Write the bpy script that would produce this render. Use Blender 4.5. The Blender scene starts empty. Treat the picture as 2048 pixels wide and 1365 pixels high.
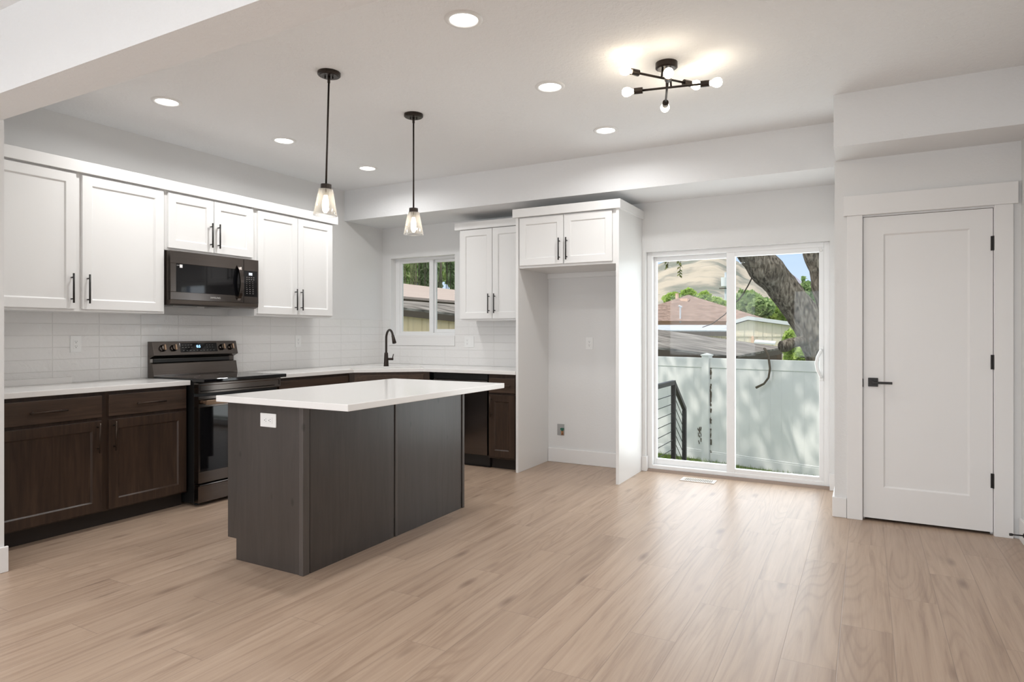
import bpy, bmesh, math, random
from mathutils import Vector, Matrix, noise
R = math.radians
sc = bpy.context.scene
col = sc.collection
rnd = random.Random(7)

# ------------------------------------------------------------------ camera
FPX, HY, YAW, EYE = 1293.6, 667.06, 0.50103, 1.255
cam_d = bpy.data.cameras.new('camera')
cam_d.sensor_width = 36.0
cam_d.lens = 36.0 * FPX / 2048.0
cam_d.shift_y = (HY - 682.5) / 2048.0
cam_d.clip_end = 6000
cam = bpy.data.objects.new('camera', cam_d)
col.objects.link(cam)
cam.location = (0, 0, EYE)
cam.rotation_euler = (R(90), 0, YAW)
sc.camera = cam

# ------------------------------------------------------------------ view
sc.view_settings.view_transform = 'Standard'
sc.view_settings.look = 'None'
sc.view_settings.gamma = 1.0
sc.view_settings.use_curve_mapping = False
sc.view_settings.exposure = 0.36

# ------------------------------------------------------------------ world sky
w = bpy.data.worlds.new('sky')
sc.world = w
w.use_nodes = True
nt = w.node_tree
nt.nodes.clear()
wo = nt.nodes.new('ShaderNodeOutputWorld')
bg = nt.nodes.new('ShaderNodeBackground')
tc = nt.nodes.new('ShaderNodeTexCoord')
sx = nt.nodes.new('ShaderNodeSeparateXYZ')
rp = nt.nodes.new('ShaderNodeValToRGB')
nt.links.new(tc.outputs['Generated'], sx.inputs[0])
nt.links.new(sx.outputs['Z'], rp.inputs[0])
e = rp.color_ramp.elements
e[0].position = 0.0
e[0].color = (0.70, 0.80, 0.94, 1)
e[1].position = 0.9
e[1].color = (1.0, 1.0, 1.0, 1)
m_ = e.new(0.16)
m_.color = (0.42, 0.60, 0.92, 1)
m_ = e.new(0.40)
m_.color = (0.93, 0.965, 1.0, 1)
nt.links.new(rp.outputs[0], bg.inputs['Color'])
bg.inputs['Strength'].default_value = 0.95
nt.links.new(bg.outputs[0], wo.inputs['Surface'])

# ------------------------------------------------------------------ sun
sd = bpy.data.lights.new('sun', 'SUN')
sd.energy = 2.1
sd.angle = R(1.0)
sd.color = (1.0, 0.95, 0.86)
sun = bpy.data.objects.new('sun', sd)
col.objects.link(sun)
sun.rotation_euler = Vector((-0.35, -0.48, 0.80)).to_track_quat('Z', 'Y').to_euler()


def area(name, loc, rot, sx_, sy_, power, color=(1, 1, 1), shape='RECTANGLE', spread=180):
    d = bpy.data.lights.new(name, 'AREA')
    d.shape = shape
    d.size = sx_
    d.size_y = sy_
    d.energy = power
    d.color = color
    d.spread = R(spread)
    o = bpy.data.objects.new(name, d)
    col.objects.link(o)
    o.location = loc
    o.rotation_euler = rot
    return o


# daylight through the living room windows behind the camera
area('window_daylight', (-3.1, -3.40, 1.45), (R(90), 0, 0), 1.9, 1.4, 37, (0.93, 0.97, 1.0))
area('window_daylight', (-0.5, -3.40, 1.45), (R(90), 0, 0), 1.7, 1.4, 33, (0.93, 0.97, 1.0))
# daylight through the patio door
area('window_daylight', (-1.01, 5.97, 1.05), (R(-90), 0, 0), 1.4, 1.9, 20, (0.92, 0.97, 1.0))
# unseen fill lamps added under the ceiling behind the camera to brighten the room
for lx in (-3.9, -2.3, -0.6):
    for ly in (-2.6, -1.4, -0.2):
        area('unseen_fill_light', (lx, ly, 2.74), (0, 0, 0), 0.14, 0.14, 7, (0.97, 0.985, 1.0), 'DISK', 170)


# ------------------------------------------------------------------ node helpers
class NT:
    def __init__(s, name):
        s.m = bpy.data.materials.new(name)
        s.m.use_nodes = True
        s.t = s.m.node_tree
        s.t.nodes.clear()
        s.out = s.t.nodes.new('ShaderNodeOutputMaterial')

    def n(s, typ, **kw):
        nd = s.t.nodes.new('ShaderNode' + typ)
        for k, v in kw.items():
            setattr(nd, k, v)
        return nd

    def l(s, a, b):
        s.t.links.new(a, b)

    def put(s, inp, v):
        if hasattr(v, 'is_linked') or isinstance(v, bpy.types.NodeSocket):
            s.l(v, inp)
        else:
            inp.default_value = v

    def math(s, op, a, b=None, c=None):
        nd = s.n('Math', operation=op)
        s.put(nd.inputs[0], a)
        if b is not None:
            s.put(nd.inputs[1], b)
        if c is not None:
            s.put(nd.inputs[2], c)
        return nd.outputs[0]

    def pos(s):
        return s.n('NewGeometry').outputs['Position']

    def obj(s):
        return s.n('TexCoord').outputs['Object']

    def sep(s, v):
        nd = s.n('SeparateXYZ')
        s.l(v, nd.inputs[0])
        return nd.outputs

    def comb(s, x, y, z):
        nd = s.n('CombineXYZ')
        s.put(nd.inputs[0], x)
        s.put(nd.inputs[1], y)
        s.put(nd.inputs[2], z)
        return nd.outputs[0]

    def scale(s, v, x, y, z):
        nd = s.n('VectorMath', operation='MULTIPLY')
        s.l(v, nd.inputs[0])
        nd.inputs[1].default_value = (x, y, z)
        return nd.outputs[0]

    def noise(s, v, sc_=5, det=3, rough=0.5, dist=0.0):
        nd = s.n('TexNoise')
        s.l(v, nd.inputs['Vector'])
        nd.inputs['Scale'].default_value = sc_
        nd.inputs['Detail'].default_value = det
        nd.inputs['Roughness'].default_value = rough
        nd.inputs['Distortion'].default_value = dist
        return nd.outputs['Fac']

    def ramp(s, f, stops):
        nd = s.n('ValToRGB')
        s.l(f, nd.inputs[0])
        e = nd.color_ramp.elements
        while len(e) > 2:
            e.remove(e[-1])
        e[0].position, e[0].color = stops[0][0], (*stops[0][1], 1)
        e[1].position, e[1].color = stops[-1][0], (*stops[-1][1], 1)
        for p, c in stops[1:-1]:
            x = e.new(p)
            x.color = (*c, 1)
        return nd.outputs[0]

    def mix(s, f, a, b, mode='MIX'):
        nd = s.n('Mix', data_type='RGBA', blend_type=mode)
        s.put(nd.inputs[0], f)
        for i, v in ((6, a), (7, b)):
            if isinstance(v, tuple):
                nd.inputs[i].default_value = (*v, 1) if len(v) == 3 else v
            else:
                s.l(v, nd.inputs[i])
        return nd.outputs[2]

    def bump(s, h, strength=0.3, dist=0.01):
        nd = s.n('Bump')
        nd.inputs['Strength'].default_value = strength
        nd.inputs['Distance'].default_value = dist
        s.l(h, nd.inputs['Height'])
        return nd.outputs[0]

    def bsdf(s, color, rough=0.5, metal=0.0, normal=None, spec=0.5, **kw):
        nd = s.n('BsdfPrincipled')
        if isinstance(color, tuple):
            nd.inputs['Base Color'].default_value = (*color, 1)
        else:
            s.l(color, nd.inputs['Base Color'])
        s.put(nd.inputs['Roughness'], rough)
        s.put(nd.inputs['Metallic'], metal)
        nd.inputs['Specular IOR Level'].default_value = spec
        if normal is not None:
            s.l(normal, nd.inputs['Normal'])
        for k, v in kw.items():
            nd.inputs[k].default_value = v
        return nd.outputs[0]

    def done(s, sh):
        s.l(sh, s.out.inputs['Surface'])
        return s.m


M = {}


def plain(name, color, rough=0.5, metal=0.0, spec=0.5, bump=0, bscale=200):
    t = NT(name)
    nrm = None
    if bump:
        nrm = t.bump(t.noise(t.pos(), bscale, 3), bump, 0.002)
    M[name] = t.done(t.bsdf(color, rough, metal, nrm, spec))


plain('white_vinyl', (0.86, 0.86, 0.86), 0.35)
plain('white_plastic', (0.84, 0.84, 0.83), 0.35)
plain('trim_paint', (0.82, 0.81, 0.80), 0.42)
plain('black_metal', (0.016, 0.014, 0.013), 0.38, 0.3)
plain('bronze_metal', (0.035, 0.026, 0.021), 0.38, 0.6)
plain('handle_bronze', (0.05, 0.034, 0.025), 0.35, 0.7)
plain('black_glass', (0.005, 0.005, 0.006), 0.04, 0.0, 0.38)
plain('black_plastic', (0.010, 0.010, 0.010), 0.35)
plain('chrome', (0.75, 0.75, 0.76), 0.12, 1.0)
plain('copper_handle', (0.42, 0.29, 0.20), 0.32, 0.9)
plain('print_grey', (0.45, 0.44, 0.42), 0.5)
plain('dark_slot', (0.05, 0.05, 0.05), 0.7)
plain('sticker_white', (0.85, 0.85, 0.85), 0.5)
plain('steel_grey', (0.42, 0.42, 0.42), 0.45, 0.3)
plain('green_plastic', (0.02, 0.13, 0.08), 0.4)
plain('copper_pipe', (0.55, 0.30, 0.16), 0.35, 0.8)
plain('sink_white', (0.74, 0.73, 0.72), 0.25)
plain('register_paint', (0.72, 0.66, 0.60), 0.45)
plain('threshold_brown', (0.26, 0.19, 0.15), 0.5)
plain('rail_metal', (0.030, 0.030, 0.031), 0.45, 0.2)
plain('cable_steel', (0.06, 0.06, 0.06), 0.4, 0.6)
plain('roof_white', (0.80, 0.82, 0.84), 0.5)
plain('peach_stucco', (0.72, 0.50, 0.37), 0.8)
plain('brown_wood', (0.10, 0.075, 0.055), 0.8, bump=0.5, bscale=30)
plain('pole_grey', (0.62, 0.66, 0.72), 0.6)
plain('wire_dark', (0.06, 0.045, 0.035), 0.7)
plain('mountain_haze_tint', (0.38, 0.37, 0.44), 0.95)  # bluish aerial haze is mixed into this base colour
plain('twig', (0.11, 0.085, 0.06), 0.8)
plain('deck_wood', (0.22, 0.17, 0.13), 0.7)
plain('sun_block_white', (0.7, 0.7, 0.68), 0.7)
plain('concrete', (0.45, 0.44, 0.42), 0.8)


def wall_mat(name, color, bstr, bsc, rough=0.75):
    t = NT(name)
    p = t.pos()
    h = t.noise(p, bsc, 4, 0.6, 0.6)
    h2 = t.ramp(h, [(0.45, (0, 0, 0)), (0.6, (1, 1, 1))])
    c = t.mix(t.noise(p, 1.5, 2), tuple(x * 0.985 for x in color), color)
    M[name] = t.done(t.bsdf(c, rough, 0, t.bump(h2, bstr, 0.003), 0.3))


wall_mat('wall_paint', (0.775, 0.772, 0.765), 0.10, 60)
wall_mat('ceiling_paint', (0.885, 0.893, 0.90), 0.42, 34)
wall_mat('beam_paint', (0.82, 0.825, 0.83), 0.22, 40)


def cab_mat(name, color, rough=0.38):
    t = NT(name)
    p = t.scale(t.pos(), 30, 30, 4)
    M[name] = t.done(t.bsdf(color, rough, 0, t.bump(t.noise(p, 6, 3), 0.03, 0.002), 0.45))


cab_mat('white_cabinet', (0.81, 0.805, 0.795))


def stained(name, dark, mid, light, rough, axis='z'):
    """stained alder with grain running along one axis"""
    t = NT(name)
    p = t.pos()
    sc3 = {'z': (14, 14, 1.1), 'y': (14, 1.1, 14), 'x': (1.1, 14, 14)}[axis]
    q = t.scale(p, *sc3)
    g = t.noise(q, 2.2, 6, 0.62, 0.8)
    q2 = t.scale(p, *[3.0 if v > 5 else 0.25 for v in sc3])
    big = t.noise(q2, 1.6, 2, 0.5, 0.3)
    c = t.ramp(g, [(0.28, dark), (0.5, mid), (0.75, light)])
    c2 = t.mix(t.math('MULTIPLY', big, 0.7), c, dark)
    vor = t.n('TexVoronoi')
    t.l(t.scale(p, *[5.0 if v > 5 else 2.6 for v in sc3]), vor.inputs['Vector'])
    vor.inputs['Scale'].default_value = 1.3
    knot = t.ramp(vor.outputs['Distance'], [(0.035, (1, 1, 1)), (0.09, (0, 0, 0))])
    c3 = t.mix(t.math('MULTIPLY', knot, 0.65), c2, tuple(x * 0.35 for x in dark))
    M[name] = t.done(t.bsdf(c3, rough, 0, t.bump(g, 0.06, 0.002), 0.45))


D1, D2, D3 = (0.026, 0.0155, 0.0105), (0.050, 0.029, 0.019), (0.082, 0.048, 0.031)
stained('dark_wood', D1, D2, D3, 0.36, 'z')
E1, E2, E3 = (0.036, 0.0225, 0.015), (0.072, 0.044, 0.030), (0.118, 0.074, 0.051)
stained('dark_wood_across', E1, E2, E3, 0.36, 'y')
stained('dark_wood_across_back', E1, E2, E3, 0.36, 'x')
stained('island_wood', (0.044, 0.036, 0.032), (0.058, 0.048, 0.043), (0.074, 0.062, 0.055), 0.30, 'z')
stained('island_trim', (0.066, 0.056, 0.050), (0.086, 0.073, 0.066), (0.108, 0.092, 0.083), 0.32, 'z')
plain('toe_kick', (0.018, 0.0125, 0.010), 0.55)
plain('inner_dark', (0.012, 0.009, 0.008), 0.7)

# quartz worktop
t = NT('quartz')
p = t.pos()
c = t.mix(t.noise(p, 260, 2), (0.82, 0.80, 0.78), (0.88, 0.87, 0.855))
M['quartz'] = t.done(t.bsdf(c, 0.15, 0, None, 0.5))

# black stainless
t = NT('black_stainless')
p = t.pos()
g = t.noise(t.scale(p, 3, 3, 240), 1.0, 3)
c = t.mix(g, (0.115, 0.100, 0.092), (0.15, 0.131, 0.120))
M['black_stainless'] = t.done(t.bsdf(c, 0.17, 1.0, None))
plain('stainless_side', (0.10, 0.082, 0.070), 0.4, 0.8)

# glossy hand made wall tile, stacked 12 x 3 inch
t = NT('glazed_tile')
p = t.pos()
X, Y, Z = t.sep(p)
u = t.math('DIVIDE', t.math('ADD', t.math('ADD', X, Y), 4.0), 0.304)
v = t.math('DIVIDE', t.math('SUBTRACT', Z, 0.914), 0.0815)
fu, fv = t.math('FRACT', u), t.math('FRACT', v)
du = t.math('MULTIPLY', t.math('MINIMUM', fu, t.math('SUBTRACT', 1.0, fu)), 0.304)
dv = t.math('MULTIPLY', t.math('MINIMUM', fv, t.math('SUBTRACT', 1.0, fv)), 0.0815)
dd = t.math('MINIMUM', du, dv)
edge = t.ramp(t.math('MULTIPLY', dd, 100.0), [(0.10, (0, 0, 0)), (0.32, (1, 1, 1))])
wn = t.n('TexWhiteNoise', noise_dimensions='2D')
t.l(t.comb(t.math('FLOOR', u), t.math('FLOOR', v), 0.0), wn.inputs['Vector'])
off = t.scale(wn.outputs['Color'], 9, 9, 9)
va = t.n('VectorMath', operation='ADD')
t.l(p, va.inputs[0])
t.l(off, va.inputs[1])
wav = t.noise(va.outputs[0], 16, 3, 0.55, 0.8)
hgt = t.math('ADD', t.math('MULTIPLY', edge, 0.5), t.math('MULTIPLY', wav, 1.2))
c = t.mix(edge, (0.73, 0.718, 0.70), (0.805, 0.795, 0.782))
c = t.mix(t.math('MULTIPLY', wn.outputs['Value'], 0.25), c, (0.77, 0.752, 0.735))
M['glazed_tile'] = t.done(t.bsdf(c, 0.06, 0, t.bump(hgt, 0.5, 0.007), 0.6))

# laminate oak planks running along Y
t = NT('oak_laminate')
p = t.pos()
X, Y, Z = t.sep(p)
ku = t.math('DIVIDE', t.math('ADD', X, 0.485), 0.194)
row = t.math('FLOOR', ku)
fx = t.math('FRACT', ku)
yo = t.math('SUBTRACT', Y, t.math('ADD', t.math('MULTIPLY', row, 0.44), 3.50))
kv = t.math('DIVIDE', yo, 1.252)
seg = t.math('FLOOR', kv)
fy = t.math('FRACT', kv)
dx = t.math('MULTIPLY', t.math('MINIMUM', fx, t.math('SUBTRACT', 1.0, fx)), 194.0)
dy = t.math('MULTIPLY', t.math('MINIMUM', fy, t.math('SUBTRACT', 1.0, fy)), 1252.0)
dm = t.math('MINIMUM', dx, dy)
seam = t.ramp(t.math('DIVIDE', dm, 10.0), [(0.06, (0, 0, 0)), (0.20, (1, 1, 1))])
wn = t.n('TexWhiteNoise', noise_dimensions='2D')
t.l(t.comb(row, seg, 0.0), wn.inputs['Vector'])
off = t.scale(wn.outputs['Color'], 37, 53, 11)
va = t.n('VectorMath', operation='ADD')
t.l(p, va.inputs[0])
t.l(off, va.inputs[1])
pv = va.outputs[0]
# long soft streaks, fine pores and cathedral rings
st = t.noise(t.scale(pv, 27, 1.35, 1), 1.0, 6, 0.62, 0.7)
fine = t.noise(t.scale(pv, 130, 3.0, 1), 1.0, 4, 0.65, 0.2)
fld = t.noise(t.scale(pv, 4.0, 0.40, 1), 1.0, 1, 0.4, 0.15)
ring = t.math('FRACT', t.math('MULTIPLY', fld, 26.0))
ringl = t.ramp(ring, [(0.0, (1, 1, 1)), (0.22, (0.2, 0.2, 0.2)), (0.75, (0, 0, 0)), (1.0, (1, 1, 1))])
ringm = t.ramp(t.noise(t.scale(pv, 3.0, 0.8, 1), 1.0, 2), [(0.44, (0, 0, 0)), (0.60, (1, 1, 1))])
vor = t.n('TexVoronoi')
t.l(t.scale(pv, 5.2, 1.5, 1), vor.inputs['Vector'])
vor.inputs['Scale'].default_value = 1.0
knot = t.ramp(vor.outputs['Distance'], [(0.03, (1, 1, 1)), (0.15, (0, 0, 0))])
base = t.ramp(st, [(0.25, (0.290, 0.202, 0.146)), (0.46, (0.418, 0.308, 0.228)), (0.74, (0.495, 0.378, 0.288))])
c = t.mix(t.math('MULTIPLY', t.math('MULTIPLY', ringl, ringm), 0.36), base, (0.25, 0.17, 0.12))
c = t.mix(t.math('MULTIPLY', t.ramp(fine, [(0.30, (1, 1, 1)), (0.52, (0, 0, 0))]), 0.30), c, (0.33, 0.23, 0.17))
c = t.mix(t.math('MULTIPLY', knot, 0.7), c, (0.17, 0.11, 0.08))
tone = t.ramp(wn.outputs['Value'], [(0.0, (0.95, 0.935, 0.93)), (1.0, (1.05, 1.045, 1.04))])
c = t.mix(1.0, c, tone, 'MULTIPLY')
c = t.mix(t.math('MULTIPLY', t.math('SUBTRACT', 1.0, seam), 0.55), c, (0.20, 0.145, 0.11))
hh = t.math('ADD', seam, t.math('MULTIPLY', fine, 0.12))
ro = t.math('ADD', 0.30, t.math('MULTIPLY', fine, 0.12))
M['oak_laminate'] = t.done(t.bsdf(c, ro, 0, t.bump(hh, 0.16, 0.002), 0.45))

# thin window glass
t = NT('window_glass')
fr = t.n('LayerWeight')
fr.inputs['Blend'].default_value = 0.5
frf = t.math('MULTIPLY_ADD', t.math('POWER', fr.outputs['Facing'], 4.0), 0.5, 0.012)
tr = t.n('BsdfTransparent')
tr.inputs['Color'].default_value = (0.98, 0.985, 0.982, 1)
gl = t.n('BsdfGlossy')
gl.inputs['Roughness'].default_value = 0.02
mx = t.n('MixShader')
t.l(frf, mx.inputs[0])
t.l(tr.outputs[0], mx.inputs[1])
t.l(gl.outputs[0], mx.inputs[2])
M['window_glass'] = t.done(mx.outputs[0])
t = NT('lamp_glass')
lw = t.n('LayerWeight')
lw.inputs['Blend'].default_value = 0.35
tr = t.n('BsdfTransparent')
tr.inputs['Color'].default_value = (0.97, 0.965, 0.955, 1)
gl = t.n('BsdfGlossy')
gl.inputs['Roughness'].default_value = 0.05
df = t.n('BsdfTranslucent')
df.inputs['Color'].default_value = (0.9, 0.88, 0.84, 1)
mx0 = t.n('MixShader')
mx0.inputs[0].default_value = 0.45
t.l(gl.outputs[0], mx0.inputs[1])
t.l(df.outputs[0], mx0.inputs[2])
mx = t.n('MixShader')
t.l(t.math('ADD', t.math('MULTIPLY', lw.outputs['Facing'], 0.75), 0.10), mx.inputs[0])
t.l(tr.outputs[0], mx.inputs[1])
t.l(mx0.outputs[0], mx.inputs[2])
M['lamp_glass'] = t.done(mx.outputs[0])


def emit(name, color, strength):
    t = NT(name)
    en = t.n('Emission')
    en.inputs['Color'].default_value = (*color, 1)
    en.inputs['Strength'].default_value = strength
    M[name] = t.done(en.outputs[0])


emit('downlight_lens', (1.0, 0.97, 0.92), 9.0)
emit('bulb_glow', (1.0, 0.86, 0.66), 16.0)
emit('pendant_bulb_glow', (1.0, 0.88, 0.70), 9.0)
emit('display_blue', (0.25, 0.55, 1.0), 3.5)
emit('display_white', (0.80, 0.84, 0.95), 0.9)


def noisy(name, stops, scale=4, det=5, rough=0.85, bump=0.3, stretch=(1, 1, 1), dist=0.0, bd=0.02):
    t = NT(name)
    p = t.scale(t.obj(), *stretch)
    f = t.noise(p, scale, det, 0.6, dist)
    M[name] = t.done(t.bsdf(t.ramp(f, stops), rough, 0, t.bump(f, bump, bd), 0.2))


noisy('hill_grass', [(0.38, (0.20, 0.215, 0.18)), (0.46, (0.31, 0.295, 0.25)), (0.53, (0.46, 0.41, 0.335)), (0.70, (0.55, 0.48, 0.385))], 0.022, 10, stretch=(1, 1, 2.6), bump=0.6, bd=6.0)
noisy('bark', [(0.34, (0.045, 0.036, 0.028)), (0.5, (0.19, 0.16, 0.125)), (0.66, (0.36, 0.32, 0.26))], 13, 7, bump=1.0, stretch=(1.6, 1.6, 0.45), dist=0.4, bd=0.06)
noisy('brown_shingle', [(0.36, (0.17, 0.115, 0.092)), (0.64, (0.38, 0.275, 0.23))], 5, 6, stretch=(1, 1, 3))
noisy('grey_shingle', [(0.36, (0.075, 0.066, 0.058)), (0.5, (0.19, 0.172, 0.155)), (0.66, (0.36, 0.335, 0.31))], 2.2, 8, stretch=(0.35, 1.6, 3))
noisy('lawn_green', [(0.3, (0.10, 0.14, 0.05)), (0.7, (0.22, 0.27, 0.12))], 6, 5)
noisy('grass_blades', [(0.3, (0.09, 0.18, 0.03)), (0.7, (0.30, 0.40, 0.10))], 3, 3)
noisy('vinyl_fence', [(0.25, (0.84, 0.84, 0.835)), (0.75, (0.89, 0.89, 0.885))], 1.2, 5, 0.4, 0.0)


def ribbed(name, a, b, freq, axis, rough=0.6):
    t = NT(name)
    X, Y, Z = t.sep(t.obj())
    src = {'x': X, 'y': Y, 'z': Z}[axis]
    sn = t.math('SINE', t.math('MULTIPLY', src, freq))
    f = t.ramp(t.math('MULTIPLY_ADD', sn, 0.5, 0.5), [(0.1, (0, 0, 0)), (0.5, (1, 1, 1))])
    n_ = t.noise(t.obj(), 1.3, 4)
    c = t.mix(t.math('MULTIPLY', n_, 0.5), b, a)
    M[name] = t.done(t.bsdf(c, rough, 0, t.bump(f, 0.8, 0.03), 0.3))


ribbed('cream_siding', (0.78, 0.70, 0.55), (0.85, 0.78, 0.64), 20, 'x')
ribbed('tan_corrugated', (0.70, 0.53, 0.33), (0.82, 0.66, 0.43), 42, 'x')
ribbed('pink_corrugated', (0.43, 0.345, 0.31), (0.50, 0.41, 0.37), 24, 'x')
ribbed('white_corrugated', (0.36, 0.41, 0.48), (0.52, 0.56, 0.61), 14, 'x')


def leafy(name, a, b, c_):
    t = NT(name)
    g = t.n('NewGeometry')
    cc = t.ramp(g.outputs['Random Per Island'], [(0.0, a), (0.55, b), (1.0, c_)])
    d = t.bsdf(cc, 0.55, 0, None, 0.3)
    tl = t.n('BsdfTranslucent')
    t.l(cc, tl.inputs['Color'])
    mx = t.n('MixShader')
    mx.inputs[0].default_value = 0.45
    t.l(d, mx.inputs[1])
    t.l(tl.outputs[0], mx.inputs[2])
    M[name] = t.done(mx.outputs[0])


leafy('leaf_mid', (0.22, 0.34, 0.13), (0.38, 0.52, 0.22), (0.58, 0.70, 0.36))
leafy('leaf_bright', (0.32, 0.46, 0.11), (0.50, 0.66, 0.17), (0.68, 0.82, 0.30))
leafy('leaf_dull', (0.30, 0.40, 0.20), (0.46, 0.56, 0.30), (0.64, 0.72, 0.44))
leafy('leaf_willow', (0.36, 0.48, 0.18), (0.56, 0.68, 0.28), (0.76, 0.84, 0.44))
leafy('leaf_twig', (0.10, 0.13, 0.03), (0.22, 0.22, 0.06), (0.30, 0.34, 0.10))

# ------------------------------------------------------------------ mesh helpers
ROOT = {}


class Fr:
    """local frame on a vertical face: u along it, z up, w out of it"""

    def __init__(s, o, u, w_):
        s.o, s.u, s.w = Vector(o), Vector(u).normalized(), Vector(w_).normalized()

    def p(s, a, b, c):
        q = s.o + s.u * a + s.w * c
        return Vector((q.x, q.y, q.z + b))


class MB:
    def __init__(s, fr=None):
        s.bm = bmesh.new()
        s.fr = fr

    def P(s, a):
        return s.fr.p(*a) if s.fr else Vector(a)

    def faces(s, vs, fs):
        bv = [s.bm.verts.new(s.P(v)) for v in vs]
        for f in fs:
            try:
                s.bm.faces.new([bv[i] for i in f])
            except ValueError:
                pass
        return s

    def box(s, x0, x1, y0, y1, z0, z1):
        v = [(x, y, z) for x in (x0, x1) for y in (y0, y1) for z in (z0, z1)]
        return s.faces(v, [(0, 1, 3, 2), (4, 6, 7, 5), (0, 4, 5, 1), (2, 3, 7, 6), (0, 2, 6, 4), (1, 5, 7, 3)])

    def prism(s, pts, lo, hi, axis='z'):
        n = len(pts)

        def mk(p, h):
            return {'z': (p[0], p[1], h), 'y': (p[0], h, p[1]), 'x': (h, p[0], p[1])}[axis]
        v = [mk(p, lo) for p in pts] + [mk(p, hi) for p in pts]
        f = [tuple(range(n)), tuple(range(n, 2 * n))] + [(i, (i + 1) % n, n + (i + 1) % n, n + i) for i in range(n)]
        return s.faces(v, f)

    def holed(s, outer, inner, z0, z1):
        bm = s.bm
        for z in (z0, z1):
            es = []
            for lp in (outer, inner):
                vs = [bm.verts.new((x, y, z)) for x, y in lp]
                es += [bm.edges.new((vs[i], vs[(i + 1) % len(vs)])) for i in range(len(vs))]
            bmesh.ops.triangle_fill(bm, edges=es, use_beauty=True)
        for lp in (outer, inner):
            n = len(lp)
            s.faces([(x, y, z0) for x, y in lp] + [(x, y, z1) for x, y in lp], [(i, (i + 1) % n, n + (i + 1) % n, n + i) for i in range(n)])
        bmesh.ops.remove_doubles(bm, verts=bm.verts, dist=1e-5)
        return s

    def tube(s, pts, r, seg=10, cap=True):
        pts = [s.P(p) for p in pts]
        rs = r if isinstance(r, (list, tuple)) else [r] * len(pts)
        rings = []
        up = Vector((0.13, 0.31, 0.94))
        prev = None
        for i, p in enumerate(pts):
            d = (pts[min(i + 1, len(pts) - 1)] - pts[max(i - 1, 0)]).normalized()
            if prev is None:
                a = d.cross(up)
                if a.length < 1e-3:
                    a = d.cross(Vector((1, 0, 0)))
                a.normalize()
            else:
                a = (prev - d * prev.dot(d)).normalized()
            prev = a
            b = d.cross(a)
            rings.append([s.bm.verts.new(p + (a * math.cos(2 * math.pi * k / seg) + b * math.sin(2 * math.pi * k / seg)) * rs[i]) for k in range(seg)])
        for i in range(len(rings) - 1):
            for k in range(seg):
                s.bm.faces.new((rings[i][k], rings[i][(k + 1) % seg], rings[i + 1][(k + 1) % seg], rings[i + 1][k]))
        if cap:
            s.bm.faces.new(rings[0][::-1])
            s.bm.faces.new(rings[-1])
        return s

    def lathe(s, prof, c, seg=32, axis=(0, 0, 1), cap=False):
        """prof: (radius, height along axis)"""
        q = Vector((0, 0, 1)).rotation_difference(Vector(axis))
        c = Vector(c)
        rings = []
        for r, h in prof:
            if r < 1e-6:
                rings.append([s.bm.verts.new(c + q @ Vector((0, 0, h)))])
            else:
                rings.append([s.bm.verts.new(c + q @ Vector((r * math.cos(2 * math.pi * k / seg), r * math.sin(2 * math.pi * k / seg), h))) for k in range(seg)])
        for a, b in zip(rings, rings[1:]):
            for k in range(seg):
                k2 = (k + 1) % seg
                f = [a[k % len(a)], a[k2 % len(a)], b[k2 % len(b)], b[k % len(b)]]
                u = []
                for x in f:
                    if x not in u:
                        u.append(x)
                if len(u) > 2:
                    s.bm.faces.new(u)
        if cap:
            for rg in (rings[0], rings[-1]):
                if len(rg) > 2:
                    s.bm.faces.new(rg)
        return s

    def build(s, name, mat, parent=None, bevel=0.0, smooth=False, norm=True, seg=2):
        bm = s.bm
        if norm:
            bmesh.ops.recalc_face_normals(bm, faces=bm.faces)
        if parent is not None:
            loc = ROOT[parent.name]
        else:
            xs = [v.co for v in bm.verts]
            loc = Vector(((min(v.x for v in xs) + max(v.x for v in xs)) / 2, (min(v.y for v in xs) + max(v.y for v in xs)) / 2, min(v.z for v in xs)))
        for v in bm.verts:
            v.co -= loc
        me = bpy.data.meshes.new(name)
        bm.to_mesh(me)
        bm.free()
        if smooth:
            for p in me.polygons:
                p.use_smooth = True
        o = bpy.data.objects.new(name, me)
        col.objects.link(o)
        me.materials.append(M[mat] if isinstance(mat, str) else mat)
        if parent is not None:
            o.parent = parent
        else:
            o.location = loc
        ROOT[o.name] = loc
        if bevel:
            b = o.modifiers.new('bevel', 'BEVEL')
            b.width = bevel
            b.segments = seg
            b.limit_method = 'ANGLE'
            b.angle_limit = R(40)
        return o


def thing(name, label, cat, loc=(0, 0, 0), group=None):
    o = bpy.data.objects.new(name, None)
    o.empty_display_size = 0.1
    col.objects.link(o)
    o.location = loc
    ROOT[o.name] = Vector(loc)
    tag(o, label, cat, group)
    return o


def tag(o, label, cat, group=None):
    o['label'] = label
    o['category'] = cat
    if group:
        o['group'] = group
    return o


def struct(o):
    o['kind'] = 'structure'
    return o


def copy_tree(o, loc=None, label=None, parent=None):
    c = o.copy()
    col.objects.link(c)
    if parent is not None:
        c.parent = parent
    if loc is not None:
        c.location = loc
    if label:
        c['label'] = label
    for ch in list(o.children):
        copy_tree(ch, parent=c)
    return c


def sbox(name, mat, *b, bevel=0.0, parent=None):
    o = MB().box(*b).build(name, mat, parent, bevel)
    return struct(o) if parent is None else o


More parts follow.
